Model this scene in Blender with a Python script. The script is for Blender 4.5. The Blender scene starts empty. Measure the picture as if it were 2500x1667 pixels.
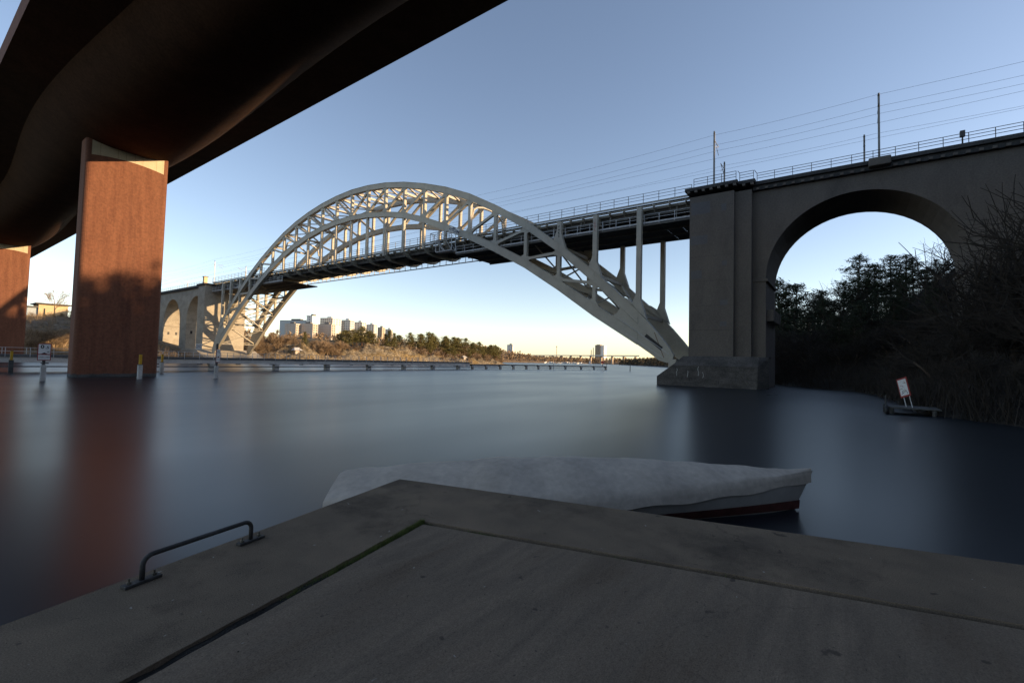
import bpy, math, random
from mathutils import Vector, Matrix, noise
# World: x = across the channel-side bridges (to the right), y = along the bridges (away to the left), z = up from the water.
scene = bpy.context.scene
COL = scene.collection
# ------------------------------------------------------------------ camera, sky, sun, exposure
cam = bpy.data.cameras.new('camera'); cam.sensor_width = 36.0; cam.lens = 16.29
cam.clip_start = 0.05; cam.clip_end = 9000
camo = bpy.data.objects.new('camera', cam); COL.objects.link(camo); scene.camera = camo
CF = Vector((0.80973, 0.58531, 0.04176)); CR = Vector((0.58481, -0.81080, 0.02474)); CU = Vector((-0.04834, -0.00439, 0.99882))
M = Matrix((CR, CU, -CF)).transposed().to_4x4(); M.translation = Vector((0, 0, 2.73)); camo.matrix_world = M
SUN_EL = math.radians(11.8); SUN_DIR = Vector((0.5 * math.cos(SUN_EL), -0.866 * math.cos(SUN_EL), math.sin(SUN_EL)))
world = bpy.data.worlds.new('World'); scene.world = world; world.use_nodes = True
nt = world.node_tree; sky = nt.nodes.new('ShaderNodeTexSky'); sky.sky_type = 'NISHITA'; sky.sun_disc = False
sky.sun_elevation = SUN_EL; sky.sun_rotation = math.atan2(SUN_DIR.x, SUN_DIR.y)
sky.altitude = 20; sky.air_density = 0.8; sky.dust_density = 0.3; sky.ozone_density = 0.8
bg = nt.nodes['Background']; bg.inputs['Strength'].default_value = 0.15; tint = nt.nodes.new('ShaderNodeVectorMath'); tint.operation = 'MULTIPLY'; tint.inputs[1].default_value = (1.12, 1.0, 0.97)
nt.links.new(sky.outputs[0], tint.inputs[0]); nt.links.new(tint.outputs[0], bg.inputs[0])
sl = bpy.data.lights.new('sun', 'SUN'); sl.energy = 5.0; sl.angle = math.radians(0.53); sl.color = (1.0, 0.69, 0.38)
so = bpy.data.objects.new('sun', sl); COL.objects.link(so); so.rotation_euler = (-SUN_DIR).to_track_quat('-Z', 'Y').to_euler()
vs = scene.view_settings; vs.view_transform = 'Standard'; vs.look = 'None'; vs.exposure = 0.78; vs.gamma = 1.0; vs.use_curve_mapping = False

# ------------------------------------------------------------------ materials
MATS = {}
def mat(name, c1, c2=None, scale=0.6, rough=0.8, bump=0.0, bscale=8.0, stretch=(1, 1, 1), fine=0.25, fscale=9.0, metal=0.0, stain=None, sscale=0.25, slo=0.55, shi=0.7, spec=0.4):
    m = bpy.data.materials.new(name); m.use_nodes = True; t = m.node_tree; N = t.nodes; L = t.links
    b = N['Principled BSDF']; b.inputs['Roughness'].default_value = rough; b.inputs['Metallic'].default_value = metal
    b.inputs['Specular IOR Level'].default_value = spec
    if c2 is None: c2 = tuple(v * 0.72 for v in c1)
    g = N.new('ShaderNodeNewGeometry'); mp = N.new('ShaderNodeMapping'); mp.inputs['Scale'].default_value = stretch
    L.new(g.outputs['Position'], mp.inputs['Vector'])
    n1 = N.new('ShaderNodeTexNoise'); n1.inputs['Scale'].default_value = scale; n1.inputs['Detail'].default_value = 6; n1.inputs['Roughness'].default_value = 0.62
    L.new(mp.outputs[0], n1.inputs['Vector'])
    r = N.new('ShaderNodeValToRGB'); r.color_ramp.elements[0].position = 0.36; r.color_ramp.elements[1].position = 0.66
    r.color_ramp.elements[0].color = (*c2, 1); r.color_ramp.elements[1].color = (*c1, 1); L.new(n1.outputs['Fac'], r.inputs[0]); out = r.outputs[0]
    if stain:
        n3 = N.new('ShaderNodeTexNoise'); n3.inputs['Scale'].default_value = sscale; n3.inputs['Detail'].default_value = 7; n3.inputs['Roughness'].default_value = 0.7
        L.new(mp.outputs[0], n3.inputs['Vector']); mr = N.new('ShaderNodeMapRange'); mr.inputs[1].default_value = slo; mr.inputs[2].default_value = shi
        L.new(n3.outputs['Fac'], mr.inputs[0]); mx = N.new('ShaderNodeMix'); mx.data_type = 'RGBA'
        L.new(mr.outputs[0], mx.inputs[0]); L.new(out, mx.inputs[6]); mx.inputs[7].default_value = (*stain, 1); out = mx.outputs[2]
    if fine:
        n2 = N.new('ShaderNodeTexNoise'); n2.inputs['Scale'].default_value = fscale; n2.inputs['Detail'].default_value = 4; L.new(g.outputs['Position'], n2.inputs['Vector'])
        mr = N.new('ShaderNodeMapRange'); mr.inputs[1].default_value = 0.3; mr.inputs[2].default_value = 0.7; mr.inputs[3].default_value = 1 - fine; mr.inputs[4].default_value = 1 + fine
        L.new(n2.outputs['Fac'], mr.inputs[0]); mx = N.new('ShaderNodeVectorMath'); mx.operation = 'MULTIPLY'
        L.new(out, mx.inputs[0]); L.new(mr.outputs[0], mx.inputs[1]); out = mx.outputs[0]
    L.new(out, b.inputs['Base Color'])
    if bump:
        n4 = N.new('ShaderNodeTexNoise'); n4.inputs['Scale'].default_value = bscale; n4.inputs['Detail'].default_value = 5; L.new(mp.outputs[0], n4.inputs['Vector'])
        bp = N.new('ShaderNodeBump'); bp.inputs['Strength'].default_value = bump; bp.inputs['Distance'].default_value = 0.05
        L.new(n4.outputs['Fac'], bp.inputs['Height']); L.new(bp.outputs[0], b.inputs['Normal'])
    MATS[name] = m; return m
mat('steel', (0.45, 0.415, 0.335), (0.36, 0.33, 0.27), 0.35, 0.55, 0.0, fine=0.08, stain=(0.24, 0.15, 0.08), sscale=0.7, slo=0.66, shi=0.82)
mat('steel_dark', (0.16, 0.15, 0.13), (0.10, 0.095, 0.085), 0.8, 0.7, stain=(0.14, 0.08, 0.04), sscale=0.5, slo=0.6, shi=0.8)
mat('platform_dark', (0.045, 0.048, 0.052), (0.03, 0.032, 0.036), 0.7, 0.85)
mat('rail_grey', (0.20, 0.20, 0.20), None, 2, 0.55, fine=0.1)
mat('rail_dark', (0.07, 0.068, 0.065), None, 2, 0.6, fine=0.1)
mat('galvanised', (0.58, 0.58, 0.57), None, 2, 0.45, fine=0.1)
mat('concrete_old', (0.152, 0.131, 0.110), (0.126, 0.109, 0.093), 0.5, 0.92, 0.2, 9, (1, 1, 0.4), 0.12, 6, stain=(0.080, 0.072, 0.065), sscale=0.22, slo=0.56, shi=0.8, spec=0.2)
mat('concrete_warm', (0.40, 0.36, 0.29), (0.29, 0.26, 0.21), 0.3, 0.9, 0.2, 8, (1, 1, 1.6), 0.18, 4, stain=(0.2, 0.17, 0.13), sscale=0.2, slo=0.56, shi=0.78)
mat('concrete_coping', (0.075, 0.072, 0.068), (0.05, 0.048, 0.046), 1.2, 0.95, 0.3, fine=0.25)
mat('granite', (0.12, 0.108, 0.095), (0.06, 0.055, 0.05), 0.5, 0.92, 0.4, 6, (1, 1, 2.2), 0.3, 7, stain=(0.05, 0.048, 0.042), sscale=0.35, slo=0.5, shi=0.72)
mat('patch_blue', (0.128, 0.122, 0.120), (0.112, 0.107, 0.106), 0.8, 0.9, fine=0.1)
mat('lime', (0.55, 0.54, 0.50), None, 3, 0.9)
mat('red_concrete', (0.185, 0.080, 0.047), (0.140, 0.057, 0.034), 0.7, 0.85, 0.2, 9, (2.4, 2.4, 0.22), 0.16, 5, stain=(0.085, 0.037, 0.026), sscale=0.22, slo=0.55, shi=0.8, spec=0.25)
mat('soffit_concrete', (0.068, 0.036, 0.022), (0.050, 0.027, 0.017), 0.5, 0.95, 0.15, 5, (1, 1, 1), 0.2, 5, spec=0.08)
mat('panel_pale', (0.52, 0.43, 0.29), (0.45, 0.37, 0.25), 0.8, 0.6, fine=0.06)
mat('quay_concrete', (0.225, 0.165, 0.112), (0.155, 0.117, 0.082), 1.3, 0.97, 0.2, 110, (1, 1, 1), 0.36, 130, stain=(0.062, 0.048, 0.036), sscale=0.8, slo=0.52, shi=0.74, spec=0.15)
mat('quay_brushed', (0.230, 0.172, 0.122), (0.166, 0.126, 0.091), 2.4, 0.97, 0.22, 40, (0.6, 3.4, 1), 0.3, 140, stain=(0.085, 0.058, 0.038), sscale=0.6, slo=0.52, shi=0.76, spec=0.15)
mat('soil', (0.024, 0.020, 0.016), (0.011, 0.010, 0.008), 20, 1.0, 0.8, 60, fine=0.4, fscale=80)
mat('grass', (0.16, 0.185, 0.045), (0.085, 0.105, 0.028), 14, 0.9, fine=0.5, fscale=160)
mat('dark_steel', (0.085, 0.08, 0.074), (0.05, 0.046, 0.042), 8, 0.65, 0.1, 60, metal=0.2, fine=0.25, fscale=60)
mat('bolt', (0.22, 0.20, 0.16), None, 10, 0.5, metal=0.7)
mat('white_paint', (0.72, 0.72, 0.70), (0.58, 0.58, 0.56), 1.4, 0.5, fine=0.08)
mat('post_white', (0.55, 0.54, 0.51), (0.36, 0.35, 0.32), 1.8, 0.7, fine=0.12, stretch=(1, 1, 0.4))
mat('post_dark', (0.10, 0.10, 0.095), (0.05, 0.05, 0.048), 1.5, 0.8)
mat('yellow', (0.62, 0.36, 0.02), (0.5, 0.28, 0.02), 1.5, 0.6, fine=0.1)
mat('sign_red', (0.30, 0.03, 0.026), None, 2, 0.5, fine=0.05)
mat('black_paint', (0.012, 0.012, 0.014), None, 2, 0.5, fine=0.05)
mat('spray_blue', (0.035, 0.045, 0.085), None, 2, 0.6, fine=0.1)
mat('spray_red', (0.40, 0.17, 0.15), None, 2, 0.6, fine=0.1)
mat('boat_white', (0.44, 0.40, 0.35), (0.36, 0.33, 0.29), 0.9, 0.35, fine=0.05)
mat('boat_cover', (0.56, 0.48, 0.39), (0.44, 0.375, 0.305), 1.2, 0.8, 0.3, 6, fine=0.1, stain=(0.42, 0.35, 0.28), sscale=0.9, slo=0.58, shi=0.85)
mat('boat_red', (0.13, 0.045, 0.035), None, 2, 0.5)
mat('timber_jetty', (0.15, 0.15, 0.15), (0.09, 0.09, 0.09), 1.2, 0.85, 0.1, 8, (0.3, 1, 1))
mat('jetty_concrete', (0.58, 0.56, 0.52), (0.46, 0.44, 0.41), 0.5, 0.85, 0.1, 8, fine=0.12, stain=(0.14, 0.135, 0.125), sscale=0.8, slo=0.6, shi=0.75)
mat('rock', (0.27, 0.23, 0.165), (0.12, 0.10, 0.07), 0.30, 0.95, 0.7, 2.2, (1, 1, 1.8), 0.35, 1.7, stain=(0.19, 0.135, 0.06), sscale=0.12, slo=0.45, shi=0.6)
mat('forest_floor', (0.026, 0.021, 0.015), (0.015, 0.012, 0.009), 0.4, 1.0, 0.6, 2, fine=0.35, fscale=3)
mat('hill_brown', (0.20, 0.14, 0.085), (0.11, 0.08, 0.05), 0.05, 1.0, 0.0, fine=0.3, fscale=0.5)
mat('bark', (0.115, 0.085, 0.060), (0.06, 0.045, 0.034), 2, 0.95, 0.4, 12, fine=0.3)
mat('bark_pine', (0.26, 0.125, 0.065), (0.11, 0.07, 0.048), 0.9, 0.95, fine=0.3)
mat('twig_brown', (0.31, 0.225, 0.14), (0.21, 0.15, 0.095), 0.5, 0.95, fine=0.25, fscale=2)
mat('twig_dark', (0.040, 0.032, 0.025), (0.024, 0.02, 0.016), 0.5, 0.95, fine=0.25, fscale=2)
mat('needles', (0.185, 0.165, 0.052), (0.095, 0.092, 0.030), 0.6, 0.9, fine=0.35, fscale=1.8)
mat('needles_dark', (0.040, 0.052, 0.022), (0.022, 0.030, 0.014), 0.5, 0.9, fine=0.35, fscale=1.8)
mat('wood_far', (0.12, 0.095, 0.06), (0.055, 0.05, 0.032), 0.04, 1.0, fine=0.4, fscale=0.3)
mat('wall_white', (0.80, 0.78, 0.73), (0.75, 0.73, 0.68), 0.05, 0.85, fine=0.05)
mat('wall_tan', (0.46, 0.37, 0.28), (0.42, 0.33, 0.25), 0.05, 0.85, fine=0.06)
mat('wall_brown', (0.50, 0.43, 0.36), (0.47, 0.40, 0.335), 0.05, 0.85, fine=0.06)  # brown lightened: haze over the far blocks is put into the colour
mat('wall_pale', (0.72, 0.68, 0.60), (0.68, 0.64, 0.56), 0.05, 0.85, fine=0.05)
mat('wall_yellow', (0.62, 0.48, 0.28), (0.52, 0.40, 0.24), 0.3, 0.85, fine=0.06)
mat('wall_glass', (0.38, 0.43, 0.47), (0.33, 0.38, 0.42), 0.05, 0.25, fine=0.05)  # lightened as well, distance haze mixed into the wall colour
mat('glass_dark', (0.035, 0.045, 0.055), None, 1, 0.12, fine=0.05)
mat('frame_light', (0.60, 0.58, 0.54), None, 1, 0.6, fine=0.05)
mat('roof_dark', (0.16, 0.155, 0.15), None, 0.3, 0.8)
mat('red_light', (0.5, 0.04, 0.03), None, 2, 0.5)
def rock_cracks():
    m = MATS['rock']; t = m.node_tree; N = t.nodes; L = t.links; b = N['Principled BSDF']; src = b.inputs['Base Color'].links[0].from_socket
    g = N.new('ShaderNodeNewGeometry'); mp = N.new('ShaderNodeMapping'); mp.inputs['Scale'].default_value = (0.55, 0.55, 1.4); L.new(g.outputs['Position'], mp.inputs['Vector'])
    nz = N.new('ShaderNodeTexNoise'); nz.inputs['Scale'].default_value = 0.9; nz.inputs['Detail'].default_value = 4; L.new(mp.outputs[0], nz.inputs['Vector'])
    ad = N.new('ShaderNodeVectorMath'); ad.operation = 'ADD'; L.new(mp.outputs[0], ad.inputs[0]); L.new(nz.outputs['Color'], ad.inputs[1])
    v = N.new('ShaderNodeTexVoronoi'); v.feature = 'DISTANCE_TO_EDGE'; v.inputs['Scale'].default_value = 1.0; L.new(ad.outputs[0], v.inputs['Vector'])
    mr = N.new('ShaderNodeMapRange'); mr.inputs[1].default_value = 0.0; mr.inputs[2].default_value = 0.14; mr.inputs[3].default_value = 0.30; mr.inputs[4].default_value = 1.0; L.new(v.outputs['Distance'], mr.inputs[0])
    mu = N.new('ShaderNodeVectorMath'); mu.operation = 'MULTIPLY'; L.new(src, mu.inputs[0]); L.new(mr.outputs[0], mu.inputs[1]); L.new(mu.outputs[0], b.inputs['Base Color'])
rock_cracks()
def wear(name, cs, amount):
    m = MATS[name]; t = m.node_tree; N = t.nodes; L = t.links; b = N['Principled BSDF']; src = b.inputs['Base Color'].links[0].from_socket
    g = N.new('ShaderNodeNewGeometry')
    def noisev(sc, det): n = N.new('ShaderNodeTexNoise'); n.inputs['Scale'].default_value = sc; n.inputs['Detail'].default_value = det; L.new(g.outputs['Position'], n.inputs['Vector']); return n
    def rng(sock, a, b_, c, d): r = N.new('ShaderNodeMapRange'); r.inputs[1].default_value = a; r.inputs[2].default_value = b_; r.inputs[3].default_value = c; r.inputs[4].default_value = d; L.new(sock, r.inputs[0]); return r.outputs[0]
    w = noisev(2.5, 5); sc = N.new('ShaderNodeVectorMath'); sc.operation = 'MULTIPLY_ADD'; sc.inputs[1].default_value = (0.5, 0.5, 0.5); L.new(w.outputs['Color'], sc.inputs[0]); L.new(g.outputs['Position'], sc.inputs[2])
    v = N.new('ShaderNodeTexVoronoi'); v.feature = 'DISTANCE_TO_EDGE'; v.inputs['Scale'].default_value = cs; L.new(sc.outputs[0], v.inputs['Vector'])
    crack = rng(v.outputs['Distance'], 0.0, 0.006, 1.0, 0.0); msk = rng(noisev(0.7, 2).outputs['Fac'], 0.52, 0.6, 0.0, amount); mm = N.new('ShaderNodeMath'); mm.operation = 'MULTIPLY'; L.new(crack, mm.inputs[0]); L.new(msk, mm.inputs[1])
    mx = N.new('ShaderNodeMix'); mx.data_type = 'RGBA'; L.new(mm.outputs[0], mx.inputs[0]); L.new(src, mx.inputs[6]); mx.inputs[7].default_value = (0.02, 0.017, 0.014, 1); out = mx.outputs[2]
    for scl, rad, col, rr in ((9.0, 0.10, (0.40, 0.37, 0.32, 1), 0.86), (5.0, 0.16, (0.05, 0.042, 0.034, 1), 0.80), (26.0, 0.16, (0.045, 0.04, 0.034, 1), 0.72)):
        sp = N.new('ShaderNodeTexVoronoi'); sp.inputs['Scale'].default_value = scl; L.new(sc.outputs[0], sp.inputs['Vector']); d = rng(sp.outputs['Distance'], rad * 0.6, rad, 1.0, 0.0)
        se = N.new('ShaderNodeSeparateColor'); L.new(sp.outputs['Color'], se.inputs[0]); k = rng(se.outputs[0], rr, rr + 0.02, 0.0, 0.7); q = N.new('ShaderNodeMath'); q.operation = 'MULTIPLY'; L.new(d, q.inputs[0]); L.new(k, q.inputs[1])
        m2 = N.new('ShaderNodeMix'); m2.data_type = 'RGBA'; L.new(q.outputs[0], m2.inputs[0]); L.new(out, m2.inputs[6]); m2.inputs[7].default_value = col; out = m2.outputs[2]
    L.new(out, b.inputs['Base Color'])
wear('quay_concrete', 0.55, 0.35); wear('quay_brushed', 0.42, 0.2)
def water_mat():
    m = bpy.data.materials.new('water'); m.use_nodes = True; t = m.node_tree; N = t.nodes; L = t.links; b = N['Principled BSDF']
    b.inputs['Base Color'].default_value = (0.012, 0.017, 0.022, 1); b.inputs['IOR'].default_value = 1.333; b.inputs['Roughness'].default_value = 0.2
    g = N.new('ShaderNodeNewGeometry'); mp = N.new('ShaderNodeMapping'); mp.inputs['Rotation'].default_value = (0, 0, math.radians(35)); mp.inputs['Scale'].default_value = (0.05, 0.30, 1)
    mp.inputs['Scale'].default_value = (0.035, 0.11, 1)
    L.new(g.outputs['Position'], mp.inputs['Vector']); n = N.new('ShaderNodeTexNoise'); n.inputs['Scale'].default_value = 1.0; n.inputs['Detail'].default_value = 3; L.new(mp.outputs[0], n.inputs['Vector'])
    mr = N.new('ShaderNodeMapRange'); mr.inputs[1].default_value = 0.3; mr.inputs[2].default_value = 0.7; mr.inputs[3].default_value = 0.27; mr.inputs[4].default_value = 0.33
    L.new(n.outputs['Fac'], mr.inputs[0]); L.new(mr.outputs[0], b.inputs['Roughness'])
    MATS['water'] = m
water_mat()

# ------------------------------------------------------------------ builders
ORG = {}                       # world origin of every built object, so that parts are stored relative to their thing
def tag(o, label=None, cat=None, group=None, kind=None):
    if label: o['label'] = label
    if cat: o['category'] = cat
    if group: o['group'] = group
    if kind: o['kind'] = kind
    return o
def thing(name, label, cat, loc=(0, 0, 0), group=None):
    o = bpy.data.objects.new(name, None); COL.objects.link(o); o.location = loc; o.empty_display_size = 0.3
    ORG[o.name] = Vector(loc); return tag(o, label, cat, group)
def link(name, me, parent=None, loc=(0, 0, 0), rot=None, scale=None):
    o = bpy.data.objects.new(name, me); COL.objects.link(o); loc = Vector(loc)
    if parent is not None:
        o.parent = parent; o.location = loc - ORG[parent.name]
    else: o.location = loc
    if rot is not None: o.rotation_euler = rot if hasattr(rot, '__len__') else (0, 0, rot)
    if scale is not None: o.scale = scale if hasattr(scale, '__len__') else (scale,) * 3
    ORG[o.name] = loc; return o
class MB:
    def __init__(s): s.v = []; s.f = []
    def poly(s, pts):
        i = len(s.v); s.v += [tuple(p) for p in pts]; s.f.append(tuple(range(i, i + len(pts)))); return s
    def box(s, x0, x1, y0, y1, z0, z1):
        i = len(s.v); s.v += [(x, y, z) for z in (z0, z1) for x, y in ((x0, y0), (x1, y0), (x1, y1), (x0, y1))]
        s.f += [tuple(i + k for k in q) for q in ((3, 2, 1, 0), (4, 5, 6, 7), (0, 1, 5, 4), (1, 2, 6, 5), (2, 3, 7, 6), (3, 0, 4, 7))]; return s
    def beam(s, a, b, w, h, up=(0, 0, 1)):
        a = Vector(a); b = Vector(b); d = (b - a).normalized(); up = Vector(up)
        if abs(d.dot(up)) > 0.97: up = Vector((0, 1, 0))
        r = d.cross(up).normalized(); u = r.cross(d).normalized(); i = len(s.v)
        for p in (a, b): s.v += [tuple(p + r * x * w / 2 + u * y * h / 2) for x, y in ((-1, -1), (1, -1), (1, 1), (-1, 1))]
        s.f += [tuple(i + k for k in q) for q in ((0, 1, 2, 3), (7, 6, 5, 4), (1, 0, 4, 5), (2, 1, 5, 6), (3, 2, 6, 7), (0, 3, 7, 4))]; return s
    def prism(s, poly, n0, n1):                    # polygon in (y, z) pulled along x
        k = len(poly); i = len(s.v); s.v += [(n0, y, z) for y, z in poly] + [(n1, y, z) for y, z in poly]
        s.f.append(tuple(i + j for j in range(k))); s.f.append(tuple(i + k + j for j in reversed(range(k))))
        for j in range(k): s.f.append((i + (j + 1) % k, i + j, i + k + j, i + k + (j + 1) % k))
        return s
    def slab(s, poly, z0, z1):                     # polygon in (x, y) pulled up
        k = len(poly); i = len(s.v); s.v += [(x, y, z0) for x, y in poly] + [(x, y, z1) for x, y in poly]
        s.f.append(tuple(i + j for j in reversed(range(k)))); s.f.append(tuple(i + k + j for j in range(k)))
        for j in range(k): s.f.append((i + j, i + (j + 1) % k, i + k + (j + 1) % k, i + k + j))
        return s
    def tube(s, pts, rad, n=6):
        pts = [Vector(p) for p in pts]; i = len(s.v); m = len(pts)
        if not hasattr(rad, '__len__'): rad = [rad] * m
        r = None
        for k, p in enumerate(pts):
            d = (pts[min(k + 1, m - 1)] - pts[max(k - 1, 0)]).normalized()
            if r is None: r = d.cross(Vector((0, 0, 1)) if abs(d.z) < 0.9 else Vector((1, 0, 0))).normalized()
            else: r = (r - d * r.dot(d)).normalized()
            u = r.cross(d)
            for j in range(n):
                a = 2 * math.pi * j / n; s.v.append(tuple(p + (r * math.cos(a) + u * math.sin(a)) * rad[k]))
        for k in range(m - 1):
            for j in range(n):
                a = i + k * n + j; b = i + k * n + (j + 1) % n; s.f.append((a, b, b + n, a + n))
        s.f.append(tuple(i + j for j in reversed(range(n)))); s.f.append(tuple(i + (m - 1) * n + j for j in range(n))); return s
    def grid(s, rows):
        i = len(s.v); w = len(rows[0])
        for r in rows: s.v += [tuple(p) for p in r]
        for a in range(len(rows) - 1):
            for b in range(w - 1):
                k = i + a * w + b; s.f.append((k, k + 1, k + w + 1, k + w))
        return s
    def mesh(s, name, m, smooth=False, org=(0, 0, 0)):
        me = bpy.data.meshes.new(name); o = Vector(org); me.from_pydata([tuple(Vector(p) - o) for p in s.v], [], s.f)
        me.materials.append(MATS[m]); me.update()
        if smooth: me.polygons.foreach_set('use_smooth', [True] * len(me.polygons))
        return me
    def build(s, name, m, parent=None, smooth=False, org=None):
        o = ORG[parent.name] if parent is not None else Vector(org or (0, 0, 0))
        return link(name, s.mesh(name, m, smooth, o), parent, o)
def bevel(o, w=0.02, seg=2):
    b = o.modifiers.new('bevel', 'BEVEL'); b.width = w; b.segments = seg; b.limit_method = 'ANGLE'; return o
def lettering(name, txt, m, parent, loc, xdir, zdir, size, bold=0.0, ext=0.004, sx=1.0):
    c = bpy.data.curves.new(name, 'FONT'); c.body = txt; c.size = size; c.extrude = ext; c.offset = bold; c.align_x = 'CENTER'; c.align_y = 'CENTER'; c.resolution_u = 3
    t = bpy.data.objects.new('tmp', c); COL.objects.link(t); bpy.context.view_layer.update()
    me = bpy.data.meshes.new_from_object(t.evaluated_get(bpy.context.evaluated_depsgraph_get())); bpy.data.objects.remove(t); me.name = name
    X = Vector(xdir).normalized(); Z = Vector(zdir).normalized(); Y = X.cross(Z) * -1     # text x -> X, text y -> Z, text normal -> X x Z
    mt = Matrix((X * sx, Z, X.cross(Z))).transposed(); me.transform(mt.to_4x4()); me.materials.clear(); me.materials.append(MATS[m])
    return link(name, me, parent, loc)
def lerp(tab, x):
    if x <= tab[0][0]: return tab[0][1]
    for (a, b), (c, d) in zip(tab, tab[1:]):
        if x <= c: return b + (d - b) * (x - a) / (c - a)
    return tab[-1][1]
def sstep(t): t = max(0.0, min(1.0, t)); return t * t * (3 - 2 * t)
def fbm(x, y, s, o=4): return noise.fractal(Vector((x * s, y * s, 3.7)), 1.0, 2.0, o)
def railing(parent, pts, rails, spacing, m, pw=0.05, rw=0.04, top=None, name='railing'):
    mb = MB()
    for a, b in zip(pts, pts[1:]):
        for z in rails: mb.beam((a[0], a[1], a[2] + z), (b[0], b[1], b[2] + z), rw, rw)
    r = mb.build(name, m, parent); pm = MB().box(-pw / 2, pw / 2, -pw / 2, pw / 2, 0, top or rails[-1]).mesh('post', m)
    for a, b in zip(pts, pts[1:]):
        a = Vector(a); b = Vector(b); k = max(1, round((b - a).length / spacing))
        for i in range(k): link('post', pm, r, a + (b - a) * i / k)
    link('post', pm, r, pts[-1]); return r
rnd = random.Random(5)

# ------------------------------------------------------------------ water and ground
tag(MB().poly([(-3500, -3500, 0), (4500, -3500, 0), (4500, 4500, 0), (-3500, 4500, 0)]).build('water', 'water'), kind='structure')
SHORE = [(-140, -14), (0, -14), (24, -11), (34, -7.6), (37, -5.2), (41, -3.8), (52, -3.4), (63, -2.6), (71, -0.4), (74, 3), (84, 10), (112, 17), (200, 30), (330, 75), (480, 150), (600, 210), (900, 380)]
RIDGE = [(-140, 24), (0, 24), (30, 26), (62, 22), (84, 22.5), (104, 33), (126, 43), (160, 47), (230, 48), (300, 40), (420, 11), (900, 9)]
def south_h(n, s):
    S = lerp(SHORE, n); d = S - s; W = 46 + max(0, n - 90) * 0.6
    h = min(d * 0.45, 1.3) + lerp(RIDGE, n) * sstep((d - 2) / W) * (1 - 0.55 * sstep((d - W - 8) / 50)) + fbm(n, s, 0.05) * min(1.6, max(0, d) * 0.12)
    return h
def south():
    ns = [-140 + 5 * i for i in range(30)] + [10 + 2.5 * i for i in range(50)] + [135 + 9 * i for i in range(86)]
    vs_ = [-1.5, -0.5, 0.15, 0.6, 1.2, 2, 3, 4.5, 6, 8, 10, 13, 16, 20, 24, 29, 35, 42, 50, 60, 72, 90, 120]
    rows = []
    for n in ns:
        S = lerp(SHORE, n); rows.append([(n, S - d + (fbm(n, d, 0.2) * 0.8 if d < 6 else 0), south_h(n, S - d) if d > 0 else d * 0.8) for d in vs_])
    tag(MB().grid(rows).build('wooded_bank', 'forest_floor', smooth=True), kind='structure')
south()
NSH = [(-160, 150), (0, 150), (40, 152), (60, 158), (80, 165), (92, 172), (104, 172), (120, 178), (140, 179), (165, 178), (190, 178), (225, 177), (245, 180), (257, 194)]
KNOLL = [(-160, 1.0), (60, 1.2), (84, 1.2), (93, 2.6), (99, 5.4), (105, 5.0), (115, 3.6), (126, 5.5), (139, 8.2), (158, 8.6), (166, 7.2), (174, 5.0), (190, 3.8), (215, 2.8), (240, 1.4), (257, 0.3)]
def north_h(n, s):
    d = s - lerp(NSH, n); k = lerp(KNOLL, n); h = 0.86 * k * (sstep((d + 0.5) / 9.0) * 0.55 + 0.45 * sstep((d + 0.5) / 2.5))
    rock = sstep((n - 84) / 10) * (1 - sstep((n - 235) / 20))
    r = noise.hetero_terrain(Vector((n * 0.14, s * 0.14, 1.3)), 0.8, 2.0, 5, 0.6)
    c = noise.cell(Vector((n * 0.33 + fbm(n, s, .2), s * 0.4 + fbm(s, n, .2), 0.5)))
    h += rock * min(1.0, max(0, d) / 3) * (r - 0.6) * 1.1 + rock * abs(fbm(n, s, 0.35)) * min(1.2, max(0, d) * 0.3) + rock * c * min(0.45, max(0, d) * 0.2)
    back = lerp([(-160, 13), (20, 13), (50, 13.5), (80, 4), (120, 4.5), (165, 4), (210, 3.5), (240, 1.5), (257, 0)], n) * sstep((d - 12) / 70)
    return h + back + fbm(n, s, 0.03) * sstep(d / 20)
def north():
    ns = [-160 + 8 * i for i in range(29)] + [70 + 1.0 * i for i in range(140)] + [210 + 1.6 * i for i in range(30)]
    ds = [-4, -1.5, -0.4, 0.3, 1, 1.7, 2.4, 3.1, 3.8, 4.6, 5.4, 6.2, 7, 8, 9, 10, 11.5, 13, 15, 17, 20, 24, 29, 36, 45, 60, 80, 110, 150, 200]
    rows = []
    for n in ns: S = lerp(NSH, n); rows.append([(n, S + d, north_h(n, S + d) if d > 0 else d * 0.7) for d in ds])
    tag(MB().grid([list(reversed(r)) for r in rows]).build('rocky_island', 'rock'), kind='structure')
north()
def far_land():
    rows = []
    for i in range(80):
        n = -260 + 16 * i; base = 470 + (0 if n < 560 else (n - 560) * 0.06)
        rows.append([(n, base + d, (-1 if d < 5 else 2 + 19 * sstep(d / 70) * (1 - sstep((n - 620) / 260) * 0.85)) + fbm(n, d, 0.02) * 2) for d in (400, 200, 120, 90, 60, 40, 20, 8, 0)])
    tag(MB().grid(rows).build('far_hill', 'hill_brown', smooth=True), kind='structure')
    rows = []
    for i in range(40):
        s = -300 + 45 * i; rows.append([(1250 + d, s, -1 if d < 5 else 3 + 10 * sstep(d / 200)) for d in (0, 10, 40, 100, 200, 500, 1400)])
    tag(MB().grid(rows).build('far_shore', 'hill_brown', smooth=True), kind='structure')
far_land()

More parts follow.
